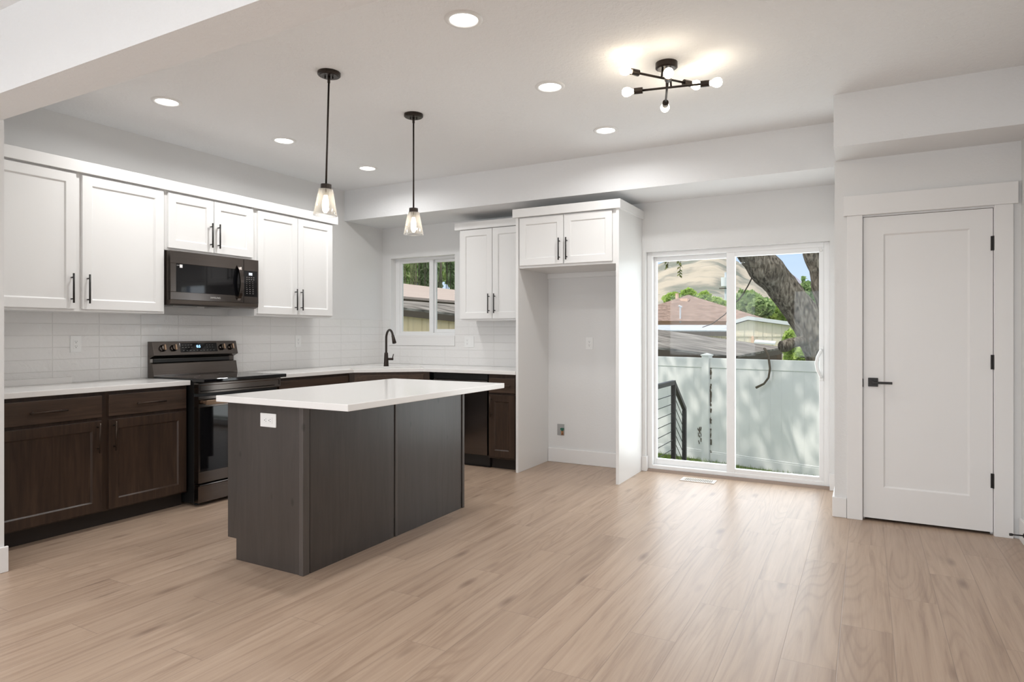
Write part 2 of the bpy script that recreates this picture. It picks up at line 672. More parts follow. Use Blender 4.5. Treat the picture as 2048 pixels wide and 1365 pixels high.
def text_mesh(name, body, size, mat, parent, fr, u, v, wd, depth=0.0006):
    cu = bpy.data.curves.new('txt', 'FONT')
    cu.body = body
    cu.size = size
    cu.align_x = 'CENTER'
    cu.align_y = 'CENTER'
    cu.extrude = depth
    tmp = bpy.data.objects.new('txt', cu)
    col.objects.link(tmp)
    dg = bpy.context.evaluated_depsgraph_get()
    me = bpy.data.meshes.new_from_object(tmp.evaluated_get(dg))
    bpy.data.objects.remove(tmp)
    loc = ROOT[parent.name]
    for vt in me.vertices:
        vt.co = fr.p(u + vt.co.x, v + vt.co.y, wd + vt.co.z) - loc
    me.materials.clear()
    me.materials.append(M[mat])
    me.name = name
    o = bpy.data.objects.new(name, me)
    col.objects.link(o)
    o.parent = parent
    ROOT[o.name] = loc
    return o


def at(px, py, d):
    """point seen at a pixel of the 2048 x 1365 frame at depth d metres"""
    a, b = (px - 1024) / FPX, -(py - HY) / FPX
    c_, s_ = math.cos(YAW), math.sin(YAW)
    return Vector((d * (-s_ + a * c_), d * (c_ + a * s_), EYE + d * b))


# ------------------------------------------------------------------ room shell
XA, YB, ZC = -4.83, 5.75, 2.76
YF, XR = -3.5, 0.83
T = 0.16
sbox('floor', 'oak_laminate', XA, 1.0, YF, 5.93, -0.06, 0.0)
sbox('ceiling', 'ceiling_paint', XA - T, 1.0, YF - T, 5.93, ZC, ZC + 0.12)
sbox('wall_left', 'wall_paint', XA - T, XA, YF - T, 5.93, -0.06, ZC)
sbox('wall_right', 'wall_paint', XR, 1.0, YF - T, 5.93, -0.06, ZC)

# back wall, one mesh with the kitchen window and the patio door cut out
WX0, WX1, WZ0, WZ1 = -4.712, -3.842, 1.226, 2.100
SX0, SX1, SZ1 = -1.762, -0.256, 1.995
mb = MB()
for x0, x1, z0, z1 in ((XA, WX0, 0, ZC), (WX0, WX1, 0, WZ0), (WX0, WX1, WZ1, ZC), (WX1, SX0, 0, ZC), (SX0, SX1, SZ1, ZC), (SX1, XR, 0, ZC)):
    mb.box(x0, x1, YB, 5.93, z0, z1)
struct(mb.build('wall_back', 'wall_paint'))

# living room wall behind the camera with two window openings
mb = MB()
for x0, x1, z0, z1 in ((XA, -4.1, 0, ZC), (-4.1, -2.1, 0, 0.7), (-4.1, -2.1, 2.2, ZC), (-2.1, -1.4, 0, ZC), (-1.4, 0.4, 0, 0.7), (-1.4, 0.4, 2.2, ZC), (0.4, XR, 0, ZC)):
    mb.box(x0, x1, YF - T, YF, z0, z1)
struct(mb.build('wall_front', 'wall_paint'))
for i, (x0, x1) in enumerate(((-4.1, -2.1), (-1.4, 0.4))):
    mb = MB()
    for b in ((x0, x1, 0.7, 0.75), (x0, x1, 2.15, 2.2), (x0, x0 + 0.05, 0.75, 2.15), (x1 - 0.05, x1, 0.75, 2.15), ((x0 + x1) / 2 - 0.03, (x0 + x1) / 2 + 0.03, 0.75, 2.15)):
        mb.box(b[0], b[1], YF - 0.12, YF - 0.05, b[2], b[3])
    f = struct(mb.build('window_%d' % (i + 2), 'white_vinyl'))
    MB().box(x0 + 0.05, x1 - 0.05, YF - 0.09, YF - 0.084, 0.75, 2.15).build('window_pane', 'window_glass', f)

# stub wall at the left of the kitchen and the dropped beam it carries
BZ = 2.374
sbox('wall_divider', 'wall_paint', XA, -3.975, 1.497, 1.700, 0, BZ)
sbox('trim_1', 'beam_paint', XA, XR, 1.497, 1.690, BZ, ZC)
# soffit over the back wall, pantry bump-out with its own soffit
sbox('trim_2', 'beam_paint', XA, XR, 5.140, YB, 2.441, ZC)
sbox('trim_3', 'beam_paint', -0.181, XR, 4.558, 4.95, 2.430, ZC)
mb = MB()
PX0, PY = -0.190, 4.95
DX0, DX1, DZ1 = -0.024, 0.697, 2.040
mb.box(PX0, DX0, PY, PY + 0.115, 0, ZC)
mb.box(DX1, XR, PY, PY + 0.115, 0, ZC)
mb.box(DX0, DX1, PY, PY + 0.115, DZ1, ZC)
mb.box(PX0, PX0 + 0.115, PY + 0.115, YB, 0, ZC)
struct(mb.build('wall_pantry', 'wall_paint'))


def baseboard(name, *b):
    return sbox(name, 'trim_paint', *b, bevel=0.004)


BH = 0.135
baseboard('baseboard_divider', -3.975, -3.960, 1.482, 1.715, 0, BH)
baseboard('baseboard_divider_front', XA, -3.975, 1.482, 1.497, 0, BH)
baseboard('baseboard_nook', -2.738, -1.823, 5.735, YB, 0, BH)
baseboard('baseboard_back', -1.795, SX0 + 0.012, 5.735, YB, 0, BH)
baseboard('baseboard_patio', SX0, SX0 + 0.013, YB, 5.797, 0, BH)
baseboard('baseboard_corner', SX1, PX0, 5.735, YB, 0, BH)
baseboard('baseboard_pantry', PX0 - 0.014, -0.116, PY - 0.014, PY, 0, BH)
baseboard('baseboard_pantry_side', PX0 - 0.014, PX0, PY, 5.735, 0, BH)
baseboard('baseboard_right', XR - 0.015, XR, YF, PY - 0.02, 0, BH)
baseboard('baseboard_front', XA, XR - 0.02, YF, YF + 0.015, 0, BH)
baseboard('baseboard_left', XA, XA + 0.015, YF + 0.02, 1.48, 0, BH)

# ------------------------------------------------------------------ pantry door
d2 = MB()
d2.box(DX0, -0.020, PY - 0.004, PY + 0.115, 0, DZ1).box(0.693, DX1, PY - 0.004, PY + 0.115, 0, DZ1).box(-0.020, 0.693, PY - 0.004, PY + 0.115, 2.036, DZ1)
d2.box(-0.020, -0.008, PY + 0.045, PY + 0.057, 0, 2.036).box(0.681, 0.693, PY + 0.045, PY + 0.057, 0, 2.036).box(-0.008, 0.681, PY + 0.045, PY + 0.057, 2.024, 2.036)
door2 = struct(d2.build('door_2', 'trim_paint'))


def shaker(mb, u0, u1, v0, v1, w0, w1, st, dep=0.008, cham=0.006, sb=None, sideless=False):
    """slab with a recessed flat panel and sloped inner edge, in mb's frame"""
    sb = sb or st
    o = [(u0, v0), (u1, v0), (u1, v1), (u0, v1)]
    a = [(u0 + st, v0 + sb), (u1 - st, v0 + sb), (u1 - st, v1 - st), (u0 + st, v1 - st)]
    b = [(u0 + st + cham, v0 + sb + cham), (u1 - st - cham, v0 + sb + cham), (u1 - st - cham, v1 - st - cham), (u0 + st + cham, v1 - st - cham)]
    vs = [(x, y, w0) for x, y in o] + [(x, y, w1) for x, y in o] + [(x, y, w1) for x, y in a] + [(x, y, w1 - dep) for x, y in b]
    fs = [(3, 2, 1, 0), (12, 13, 14, 15)]
    for i in range(4):
        j = (i + 1) % 4
        fs += [(i, j, 4 + j, 4 + i), (4 + i, 4 + j, 8 + j, 8 + i), (8 + i, 8 + j, 12 + j, 12 + i)]
    return mb.faces(vs, fs)


FB = Fr((0, 0, 0), (1, 0, 0), (0, -1, 0))     # faces -Y: w = -Y
leaf = shaker(MB(FB), -0.0175, 0.690, 0.019, 2.033, -(PY + 0.040), -(PY + 0.004), 0.118, 0.009, 0.010, 0.21).build('door_leaf', 'trim_paint', door2)
for z in (1.814, 1.076, 0.339):
    h = MB().tube([(0.6915, PY - 0.004, z - 0.045), (0.6915, PY - 0.004, z + 0.045)], 0.0062, 12)
    h.box(0.678, 0.702, PY - 0.001, PY + 0.003, z - 0.045, z + 0.045)
    h.build('hinge', 'black_metal', door2)
lv = MB().box(0.011, 0.069, PY - 0.006, PY + 0.004, 0.899, 0.957).build('rosette', 'black_metal', leaf, 0.002)
MB().tube([(0.040, PY - 0.006, 0.928), (0.040, PY - 0.050, 0.928)], 0.010, 14).box(0.030, 0.150, PY - 0.060, PY - 0.046, 0.920, 0.936).build('lever', 'black_metal', leaf, 0.002)
MB().box(-0.026, -0.0165, PY - 0.008, PY - 0.001, 0.895, 0.950).build('strike_plate', 'black_metal', door2, 0.001)
c_ = MB().box(-0.114, DX0 + 0.002, PY - 0.019, PY, 0, 2.048).build('side_casing', 'trim_paint', door2, 0.002)
MB().box(DX1 - 0.002, 0.789, PY - 0.019, PY, 0, 2.048).build('side_casing', 'trim_paint', door2, 0.002)
MB().box(-0.135, 0.812, PY - 0.027, PY, 2.048, 2.182).build('head_casing', 'trim_paint', door2, 0.002)

# ------------------------------------------------------------------ patio door
g = MB()
y0, y1 = 5.80, 5.92
g.box(SX0, -1.715, y0, y1, 0.018, SZ1).box(-0.300, SX1, y0, y1, 0.018, SZ1).box(-1.715, -0.300, y0, y1, 1.955, SZ1).box(-1.715, -0.300, y0, y1, 0.018, 0.052)
d1 = struct(g.build('door_1', 'white_vinyl', None, 0.003))


def sash(name, x0, x1, z0, z1, ya, yb, l, r_, t_, b_, parent):
    m = MB()
    m.box(x0, x0 + l, ya, yb, z0, z1).box(x1 - r_, x1, ya, yb, z0, z1).box(x0 + l, x1 - r_, ya, yb, z1 - t_, z1).box(x0 + l, x1 - r_, ya, yb, z0, z0 + b_)
    s_ = m.build(name, 'white_vinyl', parent, 0.003)
    ym = (ya + yb) / 2
    MB().box(x0 + l, x1 - r_, ym - 0.003, ym + 0.003, z0 + b_, z1 - t_).build('pane', 'window_glass', s_)
    return s_


sash('fixed_panel', -1.715, -1.015, 0.052, 1.955, 5.862, 5.905, 0.022, 0.055, 0.040, 0.050, d1)
sl = sash('sliding_panel', -1.062, -0.300, 0.045, 1.957, 5.808, 5.855, 0.070, 0.036, 0.040, 0.040, d1)
hn = MB().box(-0.335, -0.303, 5.800, 5.808, 0.870, 1.150)
hn.build('handle_plate', 'white_plastic', sl, 0.003)
pts = [(-0.318, 5.803, 1.120), (-0.326, 5.775, 1.105), (-0.345, 5.762, 1.060), (-0.352, 5.760, 1.010), (-0.345, 5.762, 0.960), (-0.326, 5.775, 0.915), (-0.318, 5.803, 0.900)]
MB().tube(pts, [0.012, 0.012, 0.013, 0.014, 0.013, 0.012, 0.012], 12).build('pull_handle', 'white_plastic', sl, 0, True)
MB().lathe([(0, 0.004), (0.012, 0.004), (0.014, 0.0)], (-0.320, 5.808, 1.930), 16, (0, -1, 0)).build('lock_button', 'white_plastic', sl, 0, True)
MB().prism([(5.752, 0.0), (5.80, 0.0), (5.80, 0.020), (5.772, 0.020)], SX0 + 0.014, SX1 - 0.002, 'x').build('threshold', 'threshold_brown', d1)

# ------------------------------------------------------------------ kitchen window
wy0, wy1 = 5.84, 5.91
m = MB()
m.box(WX0, WX0 + 0.055, wy0, wy1, WZ0, WZ1).box(WX1 - 0.055, WX1, wy0, wy1, WZ0, WZ1).box(WX0 + 0.055, WX1 - 0.055, wy0, wy1, WZ1 - 0.03, WZ1).box(WX0 + 0.055, WX1 - 0.055, wy0, wy1, WZ0, WZ0 + 0.035)
w1 = struct(m.build('window_1', 'white_vinyl', None, 0.003))
sash('sliding_sash', WX0 + 0.055, -4.195, WZ0 + 0.030, WZ1 - 0.030, 5.845, 5.872, 0.032, 0.052, 0.025, 0.020, w1)
sash('fixed_sash', -4.215, WX1 - 0.055, WZ0 + 0.035, WZ1 - 0.030, 5.875, 5.900, 0.040, 0.020, 0.030, 0.040, w1)
m = MB().box(WX0 - 0.001, WX0 + 0.003, YB + 0.001, wy0, WZ0, WZ1).box(WX1 - 0.003, WX1 + 0.001, YB + 0.001, wy0, WZ0, WZ1).box(WX0, WX1, YB + 0.001, wy0, WZ1 - 0.003, WZ1 + 0.001)
m.build('jamb_liner', 'trim_paint', w1)
MB().box(WX0 - 0.006, WX1 + 0.006, YB - 0.016, wy0, WZ0 - 0.012, WZ0 + 0.004).build('sill', 'trim_paint', w1, 0.002)
MB().box(WX0 - 0.006, WX1 + 0.006, YB - 0.018, YB, WZ0 - 0.105, WZ0 - 0.012).build('apron', 'trim_paint', w1, 0.002)

# ------------------------------------------------------------------ wall tile
ZT = 0.914
m = MB().box(XA + 0.0005, XA + 0.009, 1.702, YB - 0.0005, ZT, 1.404)
o = m.build('tile_backsplash', 'glazed_tile')
tag(o, 'glossy white stacked tile backsplash behind the range on the left wall', 'backsplash')
m = MB().box(XA + 0.009, WX0 - 0.007, YB - 0.009, YB - 0.0005, ZT, 1.404).box(WX0 - 0.007, WX1 + 0.007, YB - 0.009, YB - 0.0005, ZT, WZ0 - 0.106).box(WX1 + 0.007, -2.768, YB - 0.009, YB - 0.0005, ZT, 1.404)
o = m.build('tile_backsplash', 'glazed_tile')
tag(o, 'glossy white stacked tile backsplash around the kitchen window', 'backsplash')

# ------------------------------------------------------------------ cabinets
FA = Fr((0, 0, 0), (0, 1, 0), (1, 0, 0))      # faces +X: u = Y, w = X


def pull(parent, fr, u, v, w_, L, vertical=True, mat='black_metal'):
    m = MB(fr)
    r = 0.0058
    hw = 0.030
    if vertical:
        m.tube([(u, v - L / 2, w_ + hw), (u, v + L / 2, w_ + hw)], r, 10)
        for s_ in (-1, 1):
            m.tube([(u, v + s_ * (L / 2 - 0.026), w_ - 0.001), (u, v + s_ * (L / 2 - 0.026), w_ + hw)], 0.0045, 8)
    else:
        m.tube([(u - L / 2, v, w_ + hw), (u + L / 2, v, w_ + hw)], r, 10)
        for s_ in (-1, 1):
            m.tube([(u + s_ * (L / 2 - 0.026), v, w_ - 0.001), (u + s_ * (L / 2 - 0.026), v, w_ + hw)], 0.0045, 8)
    return m.build('bar_handle', mat, parent, 0, True)


def cabinet(name, label, fr, u0, u1, v0, v1, wb, wf, doors, drawers, body_mat, door_mat, across_mat, cat, toe=None, group=None, hmat='black_metal', hl=0.19, cx=None):
    """doors: (u0,u1,v0,v1,handle side -1/1/0, handle height)"""
    base = fr.p((u0 + u1) / 2, (0 if toe else v0), (wb + wf) / 2)
    th = thing(name, label, cat, base, group)
    MB(fr).box(u0, u1, v0, v1, wb, wf).build('carcass', body_mat, th, 0.0015)
    if toe:
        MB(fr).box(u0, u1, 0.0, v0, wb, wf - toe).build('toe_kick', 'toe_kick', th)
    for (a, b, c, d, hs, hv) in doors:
        dr = shaker(MB(fr), a, b, c, d, wf, wf + 0.020, 0.060, 0.010, 0.008).build('door', door_mat, th, 0.0012)
        if hs:
            pull(dr, fr, (b - 0.030) if hs > 0 else (a + 0.030), hv, wf + 0.020, hl, True, hmat)
    for (a, b, c, d, hs) in drawers:
        dw = MB(fr).box(a, b, c, d, wf, wf + 0.020).build('drawer', across_mat, th, 0.003)
        if hs:
            pull(dw, fr, (a + b) / 2, (c + d) / 2, wf + 0.020, 0.205, False, hmat)
    return th


UW = XA + 0.352      # front face of the wall cabinets
WC = ('white_cabinet', 'white_cabinet', 'white_cabinet')
cabinet('wall_cabinet', 'wide white wall cabinet left of the microwave, two tall shaker doors', FA, 1.706, 2.924, 1.397, 2.305, XA + 0.001, UW - 0.02,
        [(1.730, 2.314, 1.413, 2.287, 1, 1.545), (2.352, 2.908, 1.413, 2.287, -1, 1.545)], [], *WC, 'cabinet')
cabinet('wall_cabinet', 'short white two-door wall cabinet directly above the microwave', FA, 2.925, 3.714, 1.866, 2.305, XA + 0.001, UW - 0.02,
        [(2.943, 3.318, 1.884, 2.287, 1, 2.015), (3.324, 3.690, 1.884, 2.287, -1, 2.015)], [], *WC, 'cabinet')
cabinet('wall_cabinet', 'tall white two-door wall cabinet right of the microwave, by the room corner', FA, 3.715, 4.622, 1.403, 2.305, XA + 0.001, UW - 0.02,
        [(3.738, 4.170, 1.420, 2.287, 1, 1.555), (4.176, 4.602, 1.420, 2.287, -1, 1.555)], [], *WC, 'cabinet')
m = MB().box(UW - 0.022, UW + 0.016, 1.704, 4.660, 2.300, 2.376).box(XA + 0.001, UW - 0.022, 4.623, 4.660, 2.300, 2.376)
o = m.build('crown_moulding', 'white_cabinet', None, 0.002)
tag(o, 'long flat white crown moulding along the tops of the left wall cabinets', 'moulding')

YU = 5.412
cabinet('wall_cabinet', 'white two-door wall cabinet between the kitchen window and the fridge surround', FB, -3.572, -2.766, 1.380, 2.290, -YB + 0.001, -YU - 0.02,
        [(-3.552, -3.186, 1.398, 2.277, 1, 1.545), (-3.180, -2.790, 1.398, 2.277, -1, 1.545)], [], *WC, 'cabinet')
o = MB().box(-3.612, -2.790, YU - 0.016, YB, 2.283, 2.356).build('crown_moulding', 'white_cabinet', None, 0.002)
tag(o, 'short white crown moulding on the cabinet right of the kitchen window', 'moulding')

# fridge surround: tall side panels, bridge cabinet, wrap-around crown
YP = 5.120
th = thing('fridge_surround', 'tall white cabinet surround of an empty fridge nook', 'cabinet', (-2.28, 5.42, 0))
MB().box(-2.765, -2.741, YP, YB - 0.001, 0.0, 2.296).build('side_panel', 'white_cabinet', th, 0.0012)
MB().box(-1.822, -1.795, YP, YB - 0.001, 0.0, 2.296).build('side_panel', 'white_cabinet', th, 0.0012)
MB().box(-2.741, -1.822, YP + 0.022, YB - 0.001, 1.838, 2.296).build('carcass', 'white_cabinet', th, 0.0012)
MB().box(-2.741, -1.822, YB - 0.021, YB - 0.001, 1.790, 1.838).build('hanging_rail', 'white_cabinet', th, 0.0012)
for (a, b, hs) in ((-2.728, -2.300, 1), (-2.294, -1.856, -1)):
    dr = shaker(MB(FB), a, b, 1.860, 2.284, -(YP + 0.022), -(YP + 0.002), 0.060, 0.009, 0.006).build('door', 'white_cabinet', th, 0.0012)
    pull(dr, FB, (b - 0.034) if hs > 0 else (a + 0.030), 1.986, -(YP + 0.002), 0.192)
m = MB().box(-2.790, -1.777, YP - 0.020, YP + 0.018, 2.292, 2.368).box(-1.797, -1.777, YP + 0.018, YB - 0.001, 2.292, 2.368)
m.build('crown', 'white_cabinet', th, 0.002)

# base cabinets
BW = ('dark_wood', 'dark_wood')
CT0, CT1 = 0.880, 0.914
BX = -4.335
cabinet('base_cabinet', 'dark stained base cabinet left of the range, two drawers over two doors', FA, 1.706, 2.988, 0.100, CT0, XA + 0.001, BX,
        [(1.745, 2.386, 0.112, 0.692, 1, 0.585), (2.428, 2.974, 0.112, 0.692, -1, 0.585)],
        [(1.745, 2.386, 0.714, 0.854, 1), (2.428, 2.974, 0.714, 0.854, 1)], 'dark_wood', 'dark_wood', 'dark_wood_across', 'cabinet', 0.06, hmat='handle_bronze')
cabinet('base_cabinet', 'dark stained base cabinet between the range and the corner sink', FA, 3.764, 4.640, 0.100, CT0, XA + 0.001, BX + 0.03,
        [(3.790, 4.200, 0.112, 0.692, 1, 0.585), (4.206, 4.612, 0.112, 0.692, -1, 0.585)],
        [(3.790, 4.612, 0.714, 0.854, 1)], 'dark_wood', 'dark_wood', 'dark_wood_across', 'cabinet', 0.06, hmat='handle_bronze')
# diagonal sink base
p1, p2 = Vector((-4.305, 4.642, 0)), Vector((-3.745, 5.160, 0))
du_ = (p2 - p1).normalized()
nn = Vector((du_.y, -du_.x, 0))
FD = Fr(p1, du_, nn)
Ld = (p2 - p1).length
th = thing('sink_cabinet', 'dark stained diagonal corner cabinet beneath the sink', 'cabinet', (-4.35, 5.25, 0))
MB().prism([(p1.x, p1.y), (p2.x, p2.y), (p2.x, YB - 0.010), (XA + 0.010, YB - 0.010), (XA + 0.010, p1.y)], 0.10, 0.60).build('carcass', 'dark_wood', th)
MB(FD).box(0, Ld, 0.60, CT0, -0.02, 0).build('face_frame', 'dark_wood', th)
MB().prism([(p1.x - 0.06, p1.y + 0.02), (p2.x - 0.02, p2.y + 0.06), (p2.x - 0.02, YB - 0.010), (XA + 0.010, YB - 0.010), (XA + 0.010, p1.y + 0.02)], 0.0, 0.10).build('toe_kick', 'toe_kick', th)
MB(FD).box(0.05, Ld - 0.06, 0.714, 0.854, 0, 0.02).build('false_drawer', 'dark_wood_across_back', th, 0.003)
for a, b, hs in ((0.05, Ld / 2 - 0.003, 1), (Ld / 2 + 0.003, Ld - 0.06, -1)):
    dr = shaker(MB(FD), a, b, 0.112, 0.692, 0, 0.02, 0.06, 0.009, 0.006).build('door', 'dark_wood', th, 0.0012)
    pull(dr, FD, (b - 0.03) if hs > 0 else (a + 0.03), 0.585, 0.02, 0.19, True, 'handle_bronze')
# dishwasher
th = thing('dishwasher', 'black built-in dishwasher in the back wall cabinet run', 'dishwasher', (-3.39, 5.45, 0))
MB().box(-3.700, -3.074, 5.185, YB - 0.01, 0.02, CT0 - 0.004).build('tub', 'black_plastic', th)
MB().box(-3.692, -3.082, 5.150, 5.185, 0.118, 0.812).build('door_panel', 'black_stainless', th, 0.004)
MB().box(-3.692, -3.082, 5.155, 5.185, 0.818, 0.872).build('control_strip', 'black_plastic', th, 0.003)
MB().box(-3.69, -3.084, 5.215, 5.23, 0.0, 0.112).build('kick_plate', 'black_plastic', th)
MB().box(-3.115, -3.095, 5.195, 5.215, 0.010, 0.07).build('levelling_foot', 'black_plastic', th, 0.002)
cabinet('base_cabinet', 'narrow dark stained base cabinet between the dishwasher and the fridge panel', FB, -3.072, -2.768, 0.100, CT0, -YB + 0.011, -5.160,
        [(-3.060, -2.787, 0.118, 0.688, -1, 0.580)], [(-3.060, -2.787, 0.708, 0.842, 1)], 'dark_wood', 'dark_wood', 'dark_wood_across_back', 'cabinet', 0.06, hmat='handle_bronze')

# ------------------------------------------------------------------ worktops
o = MB().box(XA + 0.010, -4.290, 1.704, 2.990, CT0, CT1).build('worktop', 'quartz', None, 0.003)
tag(o, 'white quartz worktop on the base cabinet left of the range', 'worktop')
q1, q2 = Vector((-4.268, 4.665)), Vector((-3.785, 5.112))
dv_ = (q2 - q1).normalized()
ni = Vector((-dv_.y, dv_.x))
mid = (q1 + q2) / 2
sc_c = mid + ni * 0.255


def rrect(c, du, dn, hu, hn, r=0.03, n=5):
    out = []
    for sx_, sy_, a0 in ((1, 1, 0), (-1, 1, 90), (-1, -1, 180), (1, -1, 270)):
        for k in range(n + 1):
            a = R(a0 + 90 * k / n)
            x = sx_ * (hu - r) + r * math.cos(a)
            y = sy_ * (hn - r) + r * math.sin(a)
            out.append(tuple(c + du * x + dn * y))
    return out


outer = [(-4.268, 3.756), tuple(q1), tuple(q2), (-2.767, 5.112), (-2.767, YB - 0.010), (XA + 0.010, YB - 0.010), (XA + 0.010, 3.756)]
hole = rrect(sc_c, dv_, ni, 0.355, 0.185)
o = MB().holed(outer, hole, CT0, CT1).build('worktop', 'quartz', None, 0.003)
tag(o, 'white quartz corner worktop with the sink cut-out, right of the range', 'worktop')
o = MB().box(-3.130, -2.170, 2.332, 3.855, CT0, CT1).build('worktop', 'quartz', None, 0.003)
tag(o, 'white quartz worktop overhanging the kitchen island', 'worktop')
# sink bowl
m = MB()
rim = rrect(sc_c, dv_, ni, 0.362, 0.192)
bot = rrect(sc_c, dv_, ni, 0.345, 0.175)
n = len(rim)
m.faces([(x, y, CT0 - 0.001) for x, y in rim] + [(x, y, 0.69) for x, y in bot], [(i, (i + 1) % n, n + (i + 1) % n, n + i) for i in range(n)] + [tuple(range(n, 2 * n))])
o = m.build('sink', 'sink_white', None, 0, False)
sm = o.modifiers.new('solidify', 'SOLIDIFY')
sm.thickness = 0.004
tag(o, 'undermount sink bowl set diagonally in the corner worktop', 'sink')
# faucet
fc = mid + ni * 0.485
fx, fy = fc.x, fc.y
th = thing('faucet', 'dark bronze gooseneck pull-down faucet behind the corner sink', 'faucet', (fx, fy, CT1))
MB().lathe([(0.027, 0), (0.026, 0.01), (0.019, 0.135), (0.0165, 0.142), (0.0, 0.143)], (fx, fy, CT1), 24, cap=True).build('body', 'bronze_metal', th, 0, True)
sd_ = Vector((0.88, -0.47, 0)).normalized()
pts = []
for k in range(6):
    pts.append(Vector((fx, fy, CT1 + 0.13 + 0.03 * k)))
zt = CT1 + 0.285
for k in range(1, 13):
    a = math.pi - math.pi * 0.88 * k / 12
    pts.append(Vector((fx, fy, zt)) + sd_ * (0.090 + 0.090 * math.cos(a)) + Vector((0, 0, 0.090 * math.sin(a))))
MB().tube(pts, 0.0115, 14).build('spout', 'bronze_metal', th, 0, True)
e0, e1 = pts[-1], pts[-1] + (pts[-1] - pts[-2]).normalized() * 0.085
MB().tube([e0 - (e1 - e0) * 0.05, e0, e0.lerp(e1, 0.4), e1], [0.0125, 0.0145, 0.0165, 0.0205], 16).build('spray_head', 'bronze_metal', th, 0, True)
hb = Vector((fx, fy, CT1 + 0.075))
hd = Vector((0.95, 0.30, 0)).normalized()
hl_ = MB().tube([hb, hb + hd * 0.075], 0.0125, 14)
hl_.tube([hb + hd * 0.070, hb + hd * 0.072 + Vector((0, 0, 0.025)), hb + hd * 0.080 + Vector((0, 0, 0.052))], [0.006, 0.005, 0.004], 10)
hl_.build('lever', 'bronze_metal', th, 0, True)
# upstand piece at the left
o = MB().box(XA + 0.0095, XA + 0.030, 1.706, 2.455, CT1, CT1 + 0.040).build('upstand', 'quartz', None, 0.0015)
tag(o, 'low white quartz upstand strip at the back of the left worktop', 'upstand')

# ------------------------------------------------------------------ island
th = thing('kitchen_island', 'dark grey-brown stained kitchen island base with plain panelled sides', 'island', (-2.84, 3.16, 0))
IY0, IY1, IX0, IX1 = 2.410, 3.925, -3.132, -2.552
MB().box(IX0 + 0.02, IX1, IY0 + 0.019, IY1 - 0.019, 0.115, CT0 - 0.001).build('carcass', 'island_wood', th)
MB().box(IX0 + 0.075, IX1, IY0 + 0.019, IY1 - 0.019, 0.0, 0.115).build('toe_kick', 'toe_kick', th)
pr = [(IX0, 0.117), (IX0 + 0.070, 0.117), (IX0 + 0.070, 0.0), (-2.578, 0.0), (-2.578, CT0 - 0.001), (IX0, CT0 - 0.001)]
MB().prism(pr, IY0, IY0 + 0.0185, 'y').build('end_panel', 'island_wood', th, 0.001)
pr = [(x if x > -2.6 else x, z) for x, z in pr]
MB().prism(pr, IY1 - 0.0185, IY1, 'y').build('end_panel', 'island_wood', th, 0.001)
MB().box(-2.574, -2.543, IY0 - 0.006, IY0 + 0.040, 0.0, CT0 - 0.001).build('corner_post', 'island_trim', th, 0.004)
MB().box(IX1, IX1 + 0.006, IY0 + 0.044, 3.139, 0.0, CT0 - 0.001).build('back_panel', 'island_wood', th, 0.001)
MB().box(IX1, IX1 + 0.006, 3.172, 3.888, 0.0, CT0 - 0.001).build('back_panel', 'island_wood', th, 0.001)
MB().box(IX1, IX1 + 0.009, 3.150, 3.1715, 0.0, CT0 - 0.001).build('filler_strip', 'island_trim', th, 0.002)
MB().box(IX1, IX1 + 0.011, 3.902, 3.927, 0.0, CT0 - 0.001).build('filler_strip', 'island_trim', th, 0.002)
FI = Fr((0, 0, 0), (0, 1, 0), (-1, 0, 0))
for a, b in ((IY0 + 0.03, 3.150), (3.175, IY1 - 0.03)):
    w_ = -(IX0 + 0.02)
    dr = shaker(MB(FI), a, b, 0.125, 0.690, w_, w_ + 0.018, 0.06, 0.009, 0.006).build('door', 'island_wood', th, 0.0012)
    pull(dr, FI, b - 0.03, 0.585, w_ + 0.018, 0.19, True, 'handle_bronze')
    dw = MB(FI).box(a, b, 0.712, 0.855, w_, w_ + 0.018).build('drawer', 'island_wood', th, 0.003)
    pull(dw, FI, (a + b) / 2, 0.785, w_ + 0.018, 0.205, False, 'handle_bronze')

# ------------------------------------------------------------------ range
RY0, RY1 = 2.996, 3.748
RX = -4.215
th = thing('range', 'black stainless electric range with a glass cooktop and tall backguard', 'range', (-4.5, 3.372, 0))
MB().box(XA + 0.012, RX - 0.05, RY0 + 0.002, RY1 - 0.002, 0.02, 0.898).build('body', 'black_plastic', th, 0.002)
for y in (RY0 + 0.05, RY1 - 0.05):
    for x in (-4.30, -4.76):
        MB().lathe([(0.016, 0), (0.018, 0.006), (0.012, 0.010), (0.012, 0.022)], (x, y, 0), 12, cap=True).build('foot', 'black_plastic', th, 0, True)
ck = MB().box(-4.735, -4.150, RY0, RY1, 0.899, 0.926).build('cooktop', 'black_glass', th, 0.005, seg=3)
for cx, cy, r in ((-4.34, RY0 + 0.20, 0.115), (-4.34, RY1 - 0.20, 0.09), (-4.60, RY0 + 0.19, 0.08), (-4.60, RY1 - 0.19, 0.08)):
    MB().lathe([(r, 0.0), (r + 0.003, 0.0)], (cx, cy, 0.9263), 48).build('burner_ring', 'dark_slot', ck)
# backguard profile in XZ
prof = [(XA + 0.012, 0.900), (-4.742, 0.900), (-4.742, 0.935), (-4.760, 1.022), (-4.792, 1.028), (-4.792, 1.060), (-4.736, 1.084), (-4.765, 1.191), (XA + 0.012, 1.191)]
bk = MB()
n = len(prof)
vs = [(x, RY0 + 0.002, z) for x, z in prof] + [(x, RY1 - 0.002, z) for x, z in prof]
bk.faces(vs, [tuple(range(n)), tuple(range(n, 2 * n))] + [(i, (i + 1) % n, n + (i + 1) % n, n + i) for i in range(n)])
bgd = bk.build('backguard', 'black_stainless', th, 0.0025)
MB().box(-4.793, -4.786, RY0 + 0.03, RY1 - 0.05, 1.030, 1.056).build('vent_slot', 'black_plastic', bgd)
